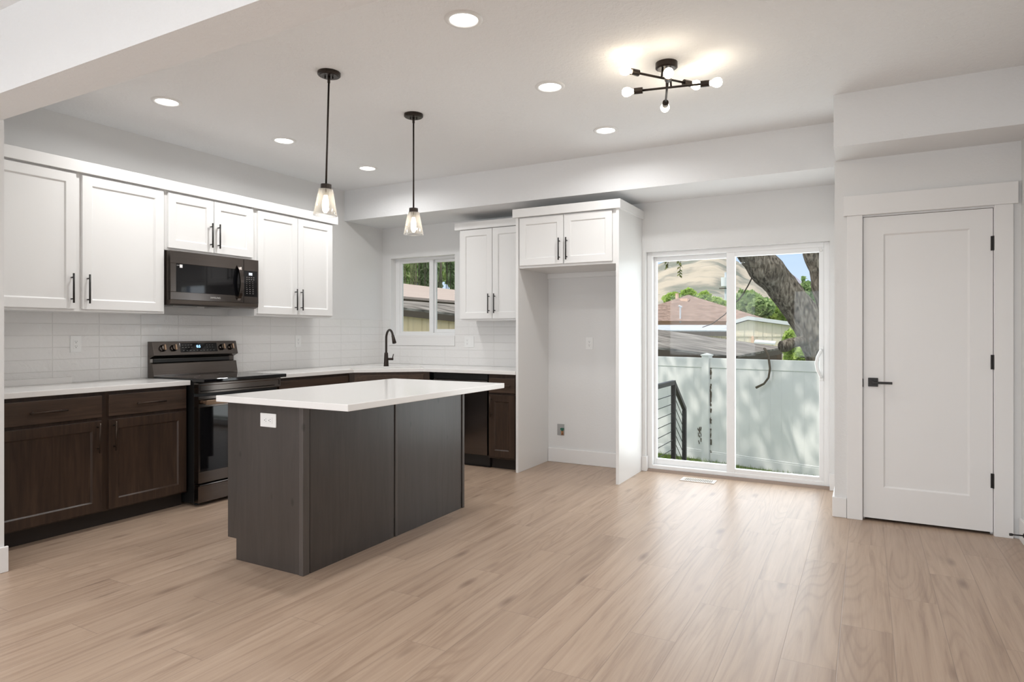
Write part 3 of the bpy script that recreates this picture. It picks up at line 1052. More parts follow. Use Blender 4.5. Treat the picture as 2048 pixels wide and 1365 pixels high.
# slanted control face frame: u along Y, v up the slope
sl0, sl1 = Vector((-4.736, 0, 1.084)), Vector((-4.765, 0, 1.191))
up_ = (sl1 - sl0).normalized()
on = Vector((up_.z, 0, -up_.x))


class FrS:
    def __init__(s, o, u, v, w_):
        s.o, s.u, s.v, s.w = o, u, v, w_

    def p(s, a, b, c):
        return s.o + s.u * a + s.v * b + s.w * c


FS = FrS(sl0, Vector((0, 1, 0)), up_, on)
pn = MB(FS).box(RY0 + 0.225, RY0 + 0.555, 0.022, 0.096, 0, 0.0015).build('control_panel', 'black_glass', th, 0.0006)
text_mesh('clock_digits', '0:5', 0.030, 'display_blue', pn, FS, RY0 + 0.385, 0.066, 0.0018)
lab = [(0.240 + k * 0.025, 0.256 + k * 0.025, 0.078) for k in range(4)] + [(0.240 + k * 0.026, 0.254 + k * 0.026, 0.060) for k in range(4)]
lab += [(0.245 + k * 0.030, 0.256 + k * 0.030, 0.034) for k in range(10)] + [(0.46 + k * 0.025, 0.466 + k * 0.025, 0.058 + j * 0.018) for k in range(3) for j in range(2)]
for a, b, c in lab:
    MB(FS).box(RY0 + a, RY0 + b, c, c + 0.002, 0.0015, 0.0018).build('touch_label', 'print_grey', pn)
for yk in (0.082, 0.172, 0.605, 0.690):
    c0 = FS.p(RY0 + yk, 0.058, 0)
    kb = MB().lathe([(0.027, 0.0), (0.027, 0.006), (0.0235, 0.010), (0.0215, 0.026), (0.0, 0.027)], c0, 28, on, cap=True).build('knob', 'black_stainless', th, 0, False)
    MB(FS).box(RY0 + yk - 0.0055, RY0 + yk + 0.0055, 0.036, 0.080, 0.024, 0.037).build('knob_grip', 'copper_handle', kb, 0.003)
# front: control strip, oven door, drawer
FRX = Fr((0, 0, 0), (0, 1, 0), (1, 0, 0))
shaker(MB(FRX), RY0 + 0.003, RY1 - 0.003, 0.818, 0.893, RX - 0.05, RX, 0.014, 0.004, 0.005).build('front_strip', 'black_stainless', th, 0.002)
dr = MB()
dr.box(RX - 0.05, RX, RY0 + 0.003, RY1 - 0.003, 0.718, 0.796).box(RX - 0.05, RX, RY0 + 0.003, RY1 - 0.003, 0.168, 0.250).box(RX - 0.05, RX - 0.001, RY0 + 0.003, RY0 + 0.018, 0.25, 0.718).box(RX - 0.05, RX - 0.001, RY1 - 0.018, RY1 - 0.003, 0.25, 0.718)
od = dr.build('oven_door', 'black_stainless', th, 0.002)
MB().box(RX - 0.045, RX - 0.002, RY0 + 0.018, RY1 - 0.018, 0.25, 0.718).build('oven_window', 'black_glass', od)
hh_ = MB().box(RX + 0.038, RX + 0.056, RY0 + 0.030, RY1 - 0.030, 0.738, 0.772)
hh_.box(RX - 0.001, RX + 0.040, RY0 + 0.040, RY0 + 0.062, 0.744, 0.766).box(RX - 0.001, RX + 0.040, RY1 - 0.062, RY1 - 0.040, 0.744, 0.766)
hh_.build('handle', 'copper_handle', od, 0.004)
dw = MB().box(RX - 0.05, RX - 0.002, RY0 + 0.003, RY1 - 0.003, 0.028, 0.154).build('drawer', 'black_stainless', th, 0.002)
MB().prism([(RX - 0.002, 0.145), (RX + 0.014, 0.154), (RX + 0.012, 0.160), (RX - 0.05, 0.160), (RX - 0.05, 0.154)], RY0 + 0.003, RY1 - 0.003, 'y').build('drawer_lip', 'black_stainless', dw)

# ------------------------------------------------------------------ microwave
MY0, MY1, MZ0, MZ1, MX = 2.934, 3.712, 1.462, 1.862, -4.440
th = thing('microwave', 'black stainless over-the-range microwave under the short wall cabinet', 'microwave', (-4.63, 3.33, MZ0))
MB().prism([(XA + 0.010, MZ0 + 0.020), (MX - 0.04, MZ0), (MX - 0.04, MZ1), (XA + 0.010, MZ1)], MY0, MY1 - 0.002, 'y').build('housing', 'stainless_side', th, 0.002)
ML = Fr((0, 0, 0), (0, 1, 0), (1, 0, 0))
YD = 3.566
dr = MB()
z0, z1 = MZ0 + 0.040, MZ1 - 0.001
gz0, gz1, gy0, gy1 = MZ0 + 0.098, MZ1 - 0.092, MY0 + 0.045, YD - 0.010
xa_, xb_ = MX - 0.039, MX
dr.box(xa_, xb_, MY0 + 0.001, YD - 0.002, gz1, z1).box(xa_, xb_, MY0 + 0.001, YD - 0.002, z0, gz0).box(xa_, xb_, MY0 + 0.001, gy0, gz0, gz1).box(xa_, xb_, gy1, YD - 0.002, gz0, gz1)
dr = dr.build('door', 'black_stainless', th, 0.002)
MB().box(xa_ + 0.004, MX - 0.001, gy0, gy1, gz0, gz1).build('door_window', 'black_glass', dr)
pts = []
for k in range(15):
    a = k / 14
    pts.append((MX - 0.004 + 0.052 * math.sin(math.pi * min(max(a, 0), 1)) ** 0.7, YD - 0.050, gz0 - 0.045 + (gz1 - gz0 + 0.085) * a))
m = MB()
for i in range(14):
    (xa2, yy, za), (xb2, _, zb) = pts[i], pts[i + 1]
    m.faces([(xa2 - 0.016, yy - 0.016, za), (xa2, yy - 0.016, za), (xa2, yy + 0.016, za), (xa2 - 0.016, yy + 0.016, za), (xb2 - 0.016, yy - 0.016, zb), (xb2, yy - 0.016, zb), (xb2, yy + 0.016, zb), (xb2 - 0.016, yy + 0.016, zb)],
            [(0, 1, 5, 4), (1, 2, 6, 5), (2, 3, 7, 6), (3, 0, 4, 7)] + ([(0, 3, 2, 1)] if i == 0 else []) + ([(4, 5, 6, 7)] if i == 13 else []))
bmesh.ops.remove_doubles(m.bm, verts=m.bm.verts, dist=1e-5)
m.build('handle', 'black_stainless', dr, 0.002)
text_mesh('logo', 'SAMSUNG', 0.020, 'print_grey', dr, ML, (MY0 + YD) / 2 + 0.055, MZ0 + 0.068, MX + 0.0002)
MB(ML).box(gy0 + 0.028, gy0 + 0.050, gz1 - 0.030, gz1 - 0.007, MX - 0.001, MX - 0.0005).build('sticker', 'sticker_white', dr)
m = MB(ML)
for k in range(5):
    m.box(gy0 + 0.005 + k * 0.0042, gy0 + 0.008 + k * 0.0042, gz1 - 0.016, gz1 - 0.012, MX - 0.001, MX - 0.0006)
m.build('door_print', 'print_grey', dr)
pnl = MB()
pnl.box(xa_, xb_, YD + 0.001, MY1 - 0.001, gz1 - 0.004, z1).box(xa_, xb_, YD + 0.001, MY1 - 0.001, z0, gz0 - 0.004)
pnl = pnl.box(xa_, xb_ - 0.001, YD + 0.001, YD + 0.006, gz0 - 0.004, gz1 - 0.004).box(xa_, xb_, MY1 - 0.014, MY1 - 0.001, gz0 - 0.004, gz1 - 0.004).build('control_panel', 'black_stainless', th, 0.0015)
MB().box(xa_ + 0.004, MX - 0.001, YD + 0.006, MY1 - 0.014, gz0 - 0.004, gz1 - 0.004).build('key_pad', 'black_glass', pnl)
MB(ML).box(YD + 0.050, YD + 0.084, gz1 - 0.040, gz1 - 0.018, MX - 0.001, MX - 0.0004).build('display', 'display_white', pnl)
for j in range(9):
    for k in range(3 if j > 1 else 4):
        uu = YD + 0.026 + k * (0.030 if j > 1 else 0.022)
        vv = gz1 - 0.058 - j * 0.0165
        wd = (0.006 if 1 < j < 6 else 0.011)
        MB(ML).box(uu, uu + wd, vv, vv + 0.0028, MX - 0.001, MX - 0.0006).build('key', 'print_grey', pnl)
MB().prism([(MX - 0.040, MZ0 - 0.002), (MX - 0.004, MZ0 + 0.010), (MX - 0.001, MZ0 + 0.039), (MX - 0.040, MZ0 + 0.039)], MY0 + 0.001, MY1 - 0.001, 'y').build('bottom_vent', 'stainless_side', th, 0.001)
for ya in (MY0 + 0.10, MY1 - 0.30):
    MB().box(-4.72, -4.56, ya, ya + 0.20, MZ0 - 0.004, MZ0 + 0.012).build('grease_filter', 'steel_grey', th, 0.001)

# ------------------------------------------------------------------ outlets


def outlet(label, fr, u, v, kinds=('outlet',), horizontal=False, tile=0.0, wide=None):
    W, Hh = (0.072 if len(kinds) == 1 else 0.118), 0.116
    if horizontal:
        W, Hh = 0.119, 0.073
    nm = 'switch_plate' if 'switch' in kinds else 'outlet'
    th = thing(nm, label, 'outlet' if nm == 'outlet' else 'switch', fr.p(u, v - Hh / 2, tile))
    MB(fr).box(u - W / 2, u + W / 2, v - Hh / 2, v + Hh / 2, tile, tile + 0.006).build('cover_plate', 'white_plastic', th, 0.0015)
    for i, k in enumerate(kinds):
        cu = u + (i - (len(kinds) - 1) / 2) * 0.046
        a, b = (0.0335, 0.067)
        if horizontal:
            a, b = b, a
        ins = MB(fr).box(cu - a / 2, cu + a / 2, v - b / 2, v + b / 2, tile + 0.006, tile + 0.0075).build('receptacle' if k == 'outlet' else 'rocker', 'white_plastic', th, 0.001)
        if k == 'outlet':
            m = MB(fr)
            for s_ in (-1, 1):
                ox, oz = (s_ * 0.0165, 0) if horizontal else (0, s_ * 0.0165)
                if horizontal:
                    for d in (-0.006, 0.006):
                        m.box(cu + ox - 0.001, cu + ox + 0.006, v + d - 0.001, v + d + 0.001, tile + 0.0075, tile + 0.0077)
                    m.box(cu + ox - 0.010, cu + ox - 0.005, v - 0.0022, v + 0.0022, tile + 0.0075, tile + 0.0077)
                else:
                    for d in (-0.006, 0.006):
                        m.box(cu + d - 0.001, cu + d + 0.001, v + oz - 0.001, v + oz + 0.006, tile + 0.0075, tile + 0.0077)
                    m.box(cu - 0.0022, cu + 0.0022, v + oz - 0.010, v + oz - 0.005, tile + 0.0075, tile + 0.0077)
            m.build('slot', 'dark_slot', ins)
    return th


outlet('white wall outlet in the tile above the left worktop', FA, 2.486, 1.180, tile=XA + 0.009)
outlet('white wall outlet in the tile between the range and the room corner', FA, 4.492, 1.178, tile=XA + 0.009)
outlet('white double plate with outlet and switch in the tile right of the window', FB, -3.655, 1.166, ('outlet', 'switch'), tile=-(YB - 0.009))
outlet('white wall outlet at mid height inside the fridge nook', FB, -2.308, 1.158, tile=-YB)
outlet('white horizontal outlet on the near end of the island', FB, -2.803, 0.790, horizontal=True, tile=-IY0)
# water box in the nook
th = thing('water_box', 'open grey water supply box low in the fridge nook wall', 'water box', (-2.606, YB, 0.26))
m = MB(FB)
bw, bh = 0.038, 0.055
m.box(-2.606 - bw, -2.606 + bw, 0.317 - bh, 0.317 + bh, -YB, -YB + 0.004)
m.build('housing', 'steel_grey', th, 0.002)
MB(FB).box(-2.600, -2.570, 0.318, 0.336, -YB + 0.004, -YB + 0.030).tube([(-2.585, 0.310, -YB + 0.02), (-2.585, 0.318, -YB + 0.02)], 0.010, 12).build('valve', 'green_plastic', th, 0.002)
MB(FB).tube([(-2.592, 0.268, -YB + 0.012), (-2.590, 0.31, -YB + 0.016)], 0.007, 10).tube([(-2.577, 0.268, -YB + 0.012), (-2.579, 0.31, -YB + 0.016)], 0.005, 10).build('pipe', 'copper_pipe', th, 0, True)

# ------------------------------------------------------------------ floor register and door stop
th = thing('floor_register', 'pale slotted metal floor register set in the floor by the patio door', 'vent', (-1.250, 5.585, 0))
m = MB().box(-1.395, -1.110, 5.520, 5.5375, 0.0005, 0.005).box(-1.395, -1.110, 5.6375, 5.655, 0.0005, 0.005).box(-1.395, -1.370, 5.5375, 5.6375, 0.0005, 0.005).box(-1.135, -1.110, 5.5375, 5.6375, 0.0005, 0.005)
m.build('frame', 'register_paint', th, 0.001)
m = MB()
for k in range(17):
    x = -1.366 + k * 0.0142
    m.box(x, x + 0.0065, 5.5375, 5.6375, 0.001, 0.0045)
m.build('louvre', 'register_paint', th)
MB().box(-1.370, -1.135, 5.5375, 5.6375, 0.0003, 0.0008).build('duct', 'dark_slot', th)
th = thing('door_stop', 'black rod door stop on the baseboard right of the pantry door', 'door stop', (XR - 0.015, 4.77, 0.065))
MB().lathe([(0.014, 0), (0.012, 0.006), (0.0, 0.007)], (XR - 0.015, 4.775, 0.065), 16, (-1, 0, 0)).tube([(XR - 0.02, 4.775, 0.065), (XR - 0.075, 4.765, 0.066)], 0.0042, 10).build('rod', 'black_metal', th, 0, True)
MB().tube([(XR - 0.073, 4.7653, 0.066), (XR - 0.088, 4.763, 0.066)], 0.008, 12).build('rubber_tip', 'black_plastic', th, 0, True)

# ------------------------------------------------------------------ ceiling lights


def downlight(loc, label):
    x, y = loc
    th = thing('recessed_light', label, 'ceiling light', (x, y, ZC), 'recessed kitchen ceiling lights')
    MB().lathe([(0.092, 0.0), (0.090, -0.005), (0.070, -0.008), (0.066, -0.002)], (x, y, ZC), 40).build('trim_ring', 'white_plastic', th, 0, True)
    MB().lathe([(0.066, -0.003), (0.0, -0.003)], (x, y, ZC), 40).build('lens', 'downlight_lens', th)
    return th


names = {(0, 0): 'round recessed ceiling light nearest the camera, right row of three', (0, 1): 'middle round recessed light of the right row, left of the six-bulb fixture',
         (0, 2): 'farthest round recessed light of the right row, above the fridge surround',
         (1, 0): 'round recessed ceiling light above the left end of the wall cabinets, nearest the beam', (1, 1): 'middle round recessed light of the row along the left wall cabinets',
         (1, 2): 'farthest round recessed light of the left row, between the two pendants'}
first = None
for i, x in enumerate((-1.690, -3.980)):
    for j, y in enumerate((2.605, 3.568, 4.530)):
        if first is None:
            first = downlight((x, y), names[(i, j)])
        else:
            copy_tree(first, (x, y, ZC), names[(i, j)])
        area('recessed_light_beam', (x, y, ZC - 0.015), (0, 0, 0), 0.12, 0.12, 6.2, (1.0, 0.995, 0.985), 'DISK', 165)

# pendants


def pendant(x, y, label):
    th = thing('pendant_light', label, 'pendant', (x, y, ZC), 'pendants over the island')
    MB().lathe([(0.0, -0.0235), (0.052, -0.0235), (0.054, -0.020), (0.060, -0.020), (0.0645, -0.016), (0.0645, 0.0)], (x, y, ZC), 40).build('canopy', 'bronze_metal', th, 0, False)
    for s_ in (-1, 1):
        MB().tube([(x + s_ * 0.018, y + s_ * 0.012, ZC - 0.022), (x + s_ * 0.018, y + s_ * 0.012, ZC - 0.036)], 0.004, 10).build('canopy_screw', 'black_metal', th, 0, True)
    MB().tube([(x, y, ZC - 0.02), (x, y, ZC - 0.06)], 0.0078, 12).tube([(x, y, ZC - 0.05), (x, y, 2.112)], 0.0055, 12).build('rod', 'bronze_metal', th, 0, True)
    sk = MB().lathe([(0.0, 2.116), (0.030, 2.114), (0.031, 2.086), (0.0, 2.086)], (x, y, 0), 32).build('socket_cap', 'bronze_metal', th)
    MB().lathe([(0.020, 2.086), (0.019, 2.052), (0.0, 2.050)], (x, y, 0), 24).build('lamp_holder', 'bronze_metal', sk, 0, True)
    MB().lathe([(0.028, 2.087), (0.040, 2.085), (0.067, 1.940), (0.068, 1.934), (0.0655, 1.934), (0.064, 1.940), (0.0375, 2.082), (0.028, 2.084)], (x, y, 0), 48).build('glass_shade', 'lamp_glass', th, 0, True)
    MB().lathe([(0.0105, 2.052), (0.012, 2.040), (0.017, 2.022), (0.019, 1.995), (0.017, 1.968), (0.009, 1.951), (0.0, 1.948)], (x, y, 0), 24).build('bulb', 'pendant_bulb_glow', th, 0, True)
    return th


pa = pendant(-2.718, 2.766, 'nearer bronze rod pendant with clear glass cone shade, slightly tilted')
pa.rotation_euler = (R(-0.75), R(1.36), 0)
pb = copy_tree(pa, (-2.728, 3.573, ZC), 'farther bronze rod pendant with clear glass cone shade, hanging straight')
pb.rotation_euler = (0, 0, 0)

# six-bulb flush fixture
cx, cy = -0.975, 3.570
th = thing('flush_ceiling_light', 'dark bronze ceiling fixture with three crossed bars and six bare bulbs', 'ceiling light', (cx, cy, ZC))
MB().lathe([(0.0, -0.034), (0.050, -0.034), (0.060, -0.028), (0.060, 0.0)], (cx, cy, ZC), 40).build('canopy', 'bronze_metal', th, 0, False)
bars = [((-1.087, 3.412), (-0.901, 3.665), 2.670), ((-1.107, 3.550), (-0.798, 3.615), 2.625), ((-0.925, 3.415), (-1.029, 3.748), 2.605)]
for (a, b, z) in bars:
    a, b = Vector((*a, z)), Vector((*b, z))
    mid_ = (a + b) / 2
    d = (b - a).normalized()
    bar = MB().tube([a, b], 0.0062, 12).tube([(mid_.x, mid_.y, z), (mid_.x * 0.75 + cx * 0.25, mid_.y * 0.75 + cy * 0.25, ZC - 0.030)], 0.0055, 10).build('bar', 'bronze_metal', th, 0, True)
    for e_, s_ in ((a, -1), (b, 1)):
        sk = MB().tube([e_ - d * s_ * 0.002, e_ + d * s_ * 0.046], 0.0175, 20).build('socket', 'bronze_metal', bar, 0, False)
        prof = [(0.010, 0.0), (0.012, 0.008), (0.0225, 0.024), (0.0265, 0.040), (0.0235, 0.056), (0.013, 0.066), (0.0, 0.068)]
        MB().lathe(prof, e_ + d * s_ * 0.046, 24, d * s_).build('bulb', 'bulb_glow', bar, 0, True)

# ------------------------------------------------------------------ outdoors
GZ = -1.0
o = MB().box(-60, 60, 5.95, 260, GZ - 0.2, GZ).build('ground', 'lawn_green')
struct(o)
sbox('foundation', 'concrete', XA - T, 1.0, YF - T, 5.93, GZ - 0.2, -0.062)
o = sbox('sun_block_back', 'sun_block_white', XA - 0.5, 1.5, 5.94, 6.75, 2.62, 2.78)  # unseen overhang, added to keep direct sun out of the patio door
sbox('sun_block_front', 'sun_block_white', XA - 0.5, 1.5, YF - 1.9, YF - T, 2.45, 2.6)  # unseen overhang, added to block sun at the windows behind the camera
th = thing('deck', 'small wooden landing outside the patio door', 'deck', (-1.1, 6.45, GZ))
MB().box(-1.92, 0.6, 5.94, 6.98, -0.24, -0.205).build('decking', 'deck_wood', th)
m = MB()
for x in (-1.85, 0.5):
    m.box(x - 0.05, x + 0.05, 6.80, 6.90, GZ, -0.24)
m.build('post', 'deck_wood', th)
m = MB()
for k in range(4):
    m.box(-1.80, -0.7, 6.99 + k * 0.27, 7.24 + k * 0.27, -0.40 - k * 0.175, -0.36 - k * 0.175)
m.build('stair_tread', 'deck_wood', th)
# stair railing
rx = -1.84
th = thing('stair_railing', 'black metal cable railing running down from the landing', 'railing', (rx, 6.6, -0.2))
ry0, ry1, ry2 = 5.96, 7.02, 7.50
zt0, zt2 = 0.742, 0.395
m = MB().box(rx - 0.02, rx + 0.02, ry0, ry1 + 0.02, zt0 - 0.045, zt0)
m.prism([(ry1 + 0.0, zt0), (ry2 + 0.02, zt2), (ry2 + 0.02, zt2 - 0.05), (ry1, zt0 - 0.052)], rx - 0.02, rx + 0.02, 'x')
m.build('top_rail', 'rail_metal', th)
MB().box(rx - 0.022, rx + 0.022, ry1 - 0.022, ry1 + 0.022, -0.205, zt0 - 0.03).build('post', 'rail_metal', th)
MB().box(rx - 0.022, rx + 0.022, ry2 - 0.022, ry2 + 0.022, GZ, zt2 - 0.03).build('post', 'rail_metal', th)
for k in range(8):
    z = zt0 - 0.155 - k * 0.098
    MB().tube([(rx, ry0, z), (rx, ry1, z)], 0.004, 6).tube([(rx, ry1, z), (rx, ry2, z - (zt0 - zt2))], 0.004, 6).build('cable', 'cable_steel', th)

# white vinyl fence
fa, fb = Vector((-3.43, 11.77, 0)), Vector((-0.62, 10.88, 0))
fd = (fb - fa).normalized()
fn = Vector((fd.y, -fd.x, 0))
if fn.y > 0:
    fn = -fn
FT = 0.830
fpost = Vector((-2.42, 0, 0))
kk = (fpost.x - fa.x) / fd.x
FF = Fr(fa + fd * kk, fd, fn)
th = thing('vinyl_fence', 'white vinyl privacy fence across the yard behind the patio door', 'fence', tuple(fa + fd * kk + Vector((0, 0, GZ))))
for i in (-2, -1, 0, 1, 2, 3):
    u = i * 2.44
    MB(FF).box(u - 0.066, u + 0.066, GZ, FT + 0.035, -0.066, 0.066).faces([(u - 0.078, FT + 0.035, -0.078), (u + 0.078, FT + 0.035, -0.078), (u + 0.078, FT + 0.035, 0.078), (u - 0.078, FT + 0.035, 0.078), (u - 0.078, FT + 0.055, -0.078), (u + 0.078, FT + 0.055, -0.078), (u + 0.078, FT + 0.055, 0.078), (u - 0.078, FT + 0.055, 0.078), (u, FT + 0.085, 0)],
             [(0, 1, 5, 4), (1, 2, 6, 5), (2, 3, 7, 6), (3, 0, 4, 7), (4, 5, 8), (5, 6, 8), (6, 7, 8), (7, 4, 8), (0, 3, 2, 1)]).build('fence_post', 'vinyl_fence', th)
for i in range(-2, 3):
    a, b = i * 2.44 + 0.066, (i + 1) * 2.44 - 0.066
    MB(FF).box(a, b, FT - 0.17, FT, -0.025, 0.025).build('top_rail', 'vinyl_fence', th, 0.006)
    MB(FF).box(a, b, GZ + 0.05, GZ + 0.20, -0.025, 0.025).box(a, b, GZ + 0.20, GZ + 0.225, -0.02, 0.02).build('bottom_rail', 'vinyl_fence', th, 0.006)
    m = MB(FF)
    nb = 13
    for k in range(nb):
        x0, x1 = a + (b - a) * k / nb, a + (b - a) * (k + 1) / nb
        m.box(x0 + 0.003, x1 - 0.003, GZ + 0.2, FT - 0.17, -0.012, 0.012).box(x0 - 0.003, x0 + 0.003, GZ + 0.2, FT - 0.17, -0.010, 0.010)
    m.build('board_panel', 'vinyl_fence', th)
m = MB(FF)
rr = random.Random(3)
for k in range(46):
    z = GZ + 0.1 + rr.random() * 1.55
    m.box(0.068 + rr.random() * 0.012, 0.078 + rr.random() * 0.022, z, z + 0.015 + rr.random() * 0.05, 0.0125, 0.016 + rr.random() * 0.008)
for k in range(40):
    a = rr.gauss(0, 0.06)
    z = GZ + 0.48 + rr.gauss(0, 0.09)
    m.box(-0.10 + a * 0.6 - 0.006, -0.10 + a * 0.6 + 0.006, z, z + 0.035, 0.0125, 0.020)
m.build('dry_weed', 'twig', th)

# grass along the fence
m = MB()
rr = random.Random(11)
vs, fs = [], []
for k in range(9000):
    u = rr.uniform(-2.2, 4.2)
    wd = 0.03 + abs(rr.gauss(0, 0.8))
    p = FF.p(u, GZ, wd)
    h = rr.uniform(0.05, 0.13)
    a = rr.uniform(0, 6.28)
    dx_, dy_ = math.cos(a) * 0.006, math.sin(a) * 0.006
    lx, ly = rr.gauss(0, 0.03), rr.gauss(0, 0.03)
    i0 = len(vs)
    vs += [(p.x - dx_, p.y - dy_, GZ), (p.x + dx_, p.y + dy_, GZ), (p.x + lx, p.y + ly, GZ + h)]
    fs.append((i0, i0 + 1, i0 + 2))
m.faces(vs, fs)
o = m.build('grass', 'grass_blades', norm=False)
o['kind'] = 'stuff'
tag(o, 'short green grass along the foot of the white fence', 'grass')


def quad_roof(name, corners, th_, mat, parent=None):
    """thick sheet through four points, top face as given"""
    m = MB()
    n = len(corners)
    vs = [tuple(c) for c in corners] + [(c.x, c.y, c.z - th_) for c in corners]
    m.faces(vs, [tuple(range(n)), tuple(range(n, 2 * n))] + [(i, (i + 1) % n, n + (i + 1) % n, n + i) for i in range(n)])
    return m.build(name, mat, parent)


# old shingled carport just past the fence
cN, cR, cF, cL = at(1468, 713, 14.2), at(1566, 695, 18.5), at(1215, 645, 20.0), at(1215, 682, 13.2)
th = thing('carport', 'low weathered grey shingle carport roof just over the fence', 'carport', (-2.5, 15, GZ))
quad_roof('roof', [cN, cR, cF, cL], 0.05, 'grey_shingle', th)
quad_roof('fascia', [cN + Vector((0, 0, -0.05)), cN + Vector((0.03, 0.06, -0.05)), cL + Vector((0.03, 0.06, -0.05)), cL + Vector((0, 0, -0.05))], 0.15, 'brown_wood', th)
quad_roof('fascia', [cN + Vector((0, 0, -0.05)), cN + Vector((-0.05, 0.02, -0.05)), cR + Vector((-0.05, 0.02, -0.05)), cR + Vector((0, 0, -0.05))], 0.13, 'brown_wood', th)
for p in (cN, cL, cR):
    q = p + Vector((-0.12, 0.25, 0))
    MB().box(q.x - 0.06, q.x + 0.06, q.y - 0.06, q.y + 0.06, GZ, q.z - 0.06).build('post', 'brown_wood', th)
q0, q1_ = at(1215, 720, 17.5), at(1560, 740, 19.5)
m = MB().prism([(q0.x, q0.y), (q1_.x, q1_.y), (q1_.x, q1_.y + 0.1), (q0.x, q0.y + 0.1)], GZ, 0.75)
m.build('back_wall', 'brown_wood', th)

# brown hip roof house
hd_ = 34.0
ap = at(1377, 590, hd_)
apb = ap + Vector((-1.5, 9.0, 0))
e1_, e2_ = at(1215, 642, hd_ - 5), at(1548, 643, hd_ - 5)
bk_ = Vector((-1.8, 17, 0))
th = thing('brown_roof_house', 'neighbouring house with a brown hip roof and peach walls', 'house', (ap.x, ap.y, GZ))
m = MB()
m.faces([tuple(e1_), tuple(e2_), tuple(e2_ + bk_), tuple(e1_ + bk_), tuple(ap), tuple(apb)], [(0, 1, 4), (1, 2, 5, 4), (2, 3, 5), (3, 0, 4, 5), (0, 3, 2, 1)])
m.build('roof', 'brown_shingle', th)
i1, i2 = e1_.lerp(e2_, 0.03), e1_.lerp(e2_, 0.97)
b2 = bk_ * 0.95
m = MB().prism([(i1.x, i1.y + 0.5), (i2.x, i2.y + 0.5), (i2.x + b2.x, i2.y + b2.y), (i1.x + b2.x, i1.y + b2.y)], GZ, e1_.z - 0.01)
m.build('wall', 'peach_stucco', th)
c = at(1370, 600, hd_ - 1.2)
MB().box(c.x - 0.20, c.x + 0.18, c.y - 0.2, c.y + 0.3, c.z - 0.4, c.z + 0.06).build('roof_vent', 'peach_stucco', th)
c = at(1349, 601, hd_ - 1.2)
MB().tube([(c.x, c.y + 0.5, c.z - 0.8), (c.x, c.y + 0.5, c.z + 0.38)], 0.085, 12).build('vent_pipe', 'peach_stucco', th)
c = at(1360.5, 637, hd_ - 4.6)
MB().tube([c + Vector((0, 0, -0.2)), at(1360.5, 613, hd_ - 4.6)], 0.035, 8).tube([at(1357.5, 612, hd_ - 4.6), at(1363.5, 615, hd_ - 4.6)], 0.05, 8).build('roof_mast', 'pole_grey', th)

# white corrugated lean-to
a, b = at(1215, 660, 24.0), at(1462, 661.5, 24.0)
a2, b2_ = at(1215, 650, 27.0), at(1466, 650.5, 27.0)
th = thing('metal_roof_shed', 'long low shed with a white corrugated metal roof beyond the carport', 'shed', ((a.x + b.x) / 2, a.y + 1, GZ))
quad_roof('roof', [a, b, b2_, a2], 0.04, 'white_corrugated', th)
quad_roof('fascia', [a + Vector((0, 0, -0.04)), b + Vector((0, 0, -0.04)), b + Vector((0, 0.08, -0.04)), a + Vector((0, 0.08, -0.04))], 0.17, 'brown_wood', th)
m = MB().prism([(a.x, a.y + 0.35), (b.x - 0.1, b.y + 0.35), (b2_.x - 0.1, b2_.y - 0.1), (a2.x, a2.y - 0.1)], GZ, a.z - 0.05)
m.build('wall', 'tan_corrugated', th)

# cream gabled shed
sdp = 25.0
l_, r_2, apx = at(1462, 652, sdp), at(1612, 656, sdp), at(1497, 641, sdp)
th = thing('cream_shed', 'cream sided shed with a white edged low gable roof', 'shed', (apx.x, apx.y + 2, GZ))
yb_ = Vector((-0.6, 5.0, 0))
m = MB()
pp = [Vector((l_.x, l_.y, GZ)), Vector((r_2.x, r_2.y, GZ)), r_2, apx, l_]
m.faces([tuple(x) for x in pp] + [tuple(x + yb_) for x in pp], [(0, 1, 2, 3, 4), (9, 8, 7, 6, 5), (0, 5, 6, 1), (1, 6, 7, 2), (4, 9, 5, 0)])
m.build('wall', 'cream_siding', th)
for s0, s1 in ((l_ + Vector((-0.15, 0, -0.03)), apx), (apx, r_2 + Vector((0.15, 0, -0.03)))):
    f0 = Vector((0, -0.15, 0.02))
    quad_roof('roof', [s0 + f0, s1 + f0, s1 + yb_ + Vector((0, 0, 0.02)), s0 + yb_ + Vector((0, 0, 0.02))], -0.14, 'roof_white', th)
zl = at(1500, 671, sdp).z
MB().prism([(l_.x, l_.y - 0.03), (r_2.x, r_2.y - 0.03), (r_2.x, r_2.y), (l_.x, l_.y)], zl - 0.05, zl + 0.04).build('belt_trim', 'cream_siding', th)
c = at(1506, 686, sdp)
MB().box(c.x - 0.05, c.x + 0.04, c.y - 0.08, c.y - 0.02, c.z - 0.5, c.z + 0.25).build('downspout', 'peach_stucco', th)
c0_, c1_ = at(1508, 684, sdp - 0.4), at(1550, 687, sdp - 0.4)
quad_roof('awning', [c0_, c1_, c1_ + Vector((0, 0.35, 0.08)), c0_ + Vector((0, 0.35, 0.08))], 0.06, 'roof_white', th)

# pole with drum
pc = at(1451, 640, 60)
th = thing('utility_pole', 'slim grey utility pole with a pale drum near its top', 'pole', (pc.x, pc.y, GZ))
MB().tube([(pc.x, pc.y, GZ), (pc.x, pc.y, at(1451, 545, 60).z)], 0.09, 10).build('mast', 'pole_grey', th)
c = at(1448.5, 564, 59.7)
MB().lathe([(0.0, -0.42), (0.28, -0.42), (0.30, 0.40), (0.0, 0.42)], c, 20).build('drum', 'roof_white', th, 0, False)
MB().box(pc.x - 0.55, pc.x + 0.55, pc.y - 0.1, pc.y - 0.02, at(1451, 577, 60).z - 0.04, at(1451, 577, 60).z + 0.04).build('cross_arm', 'brown_wood', th)

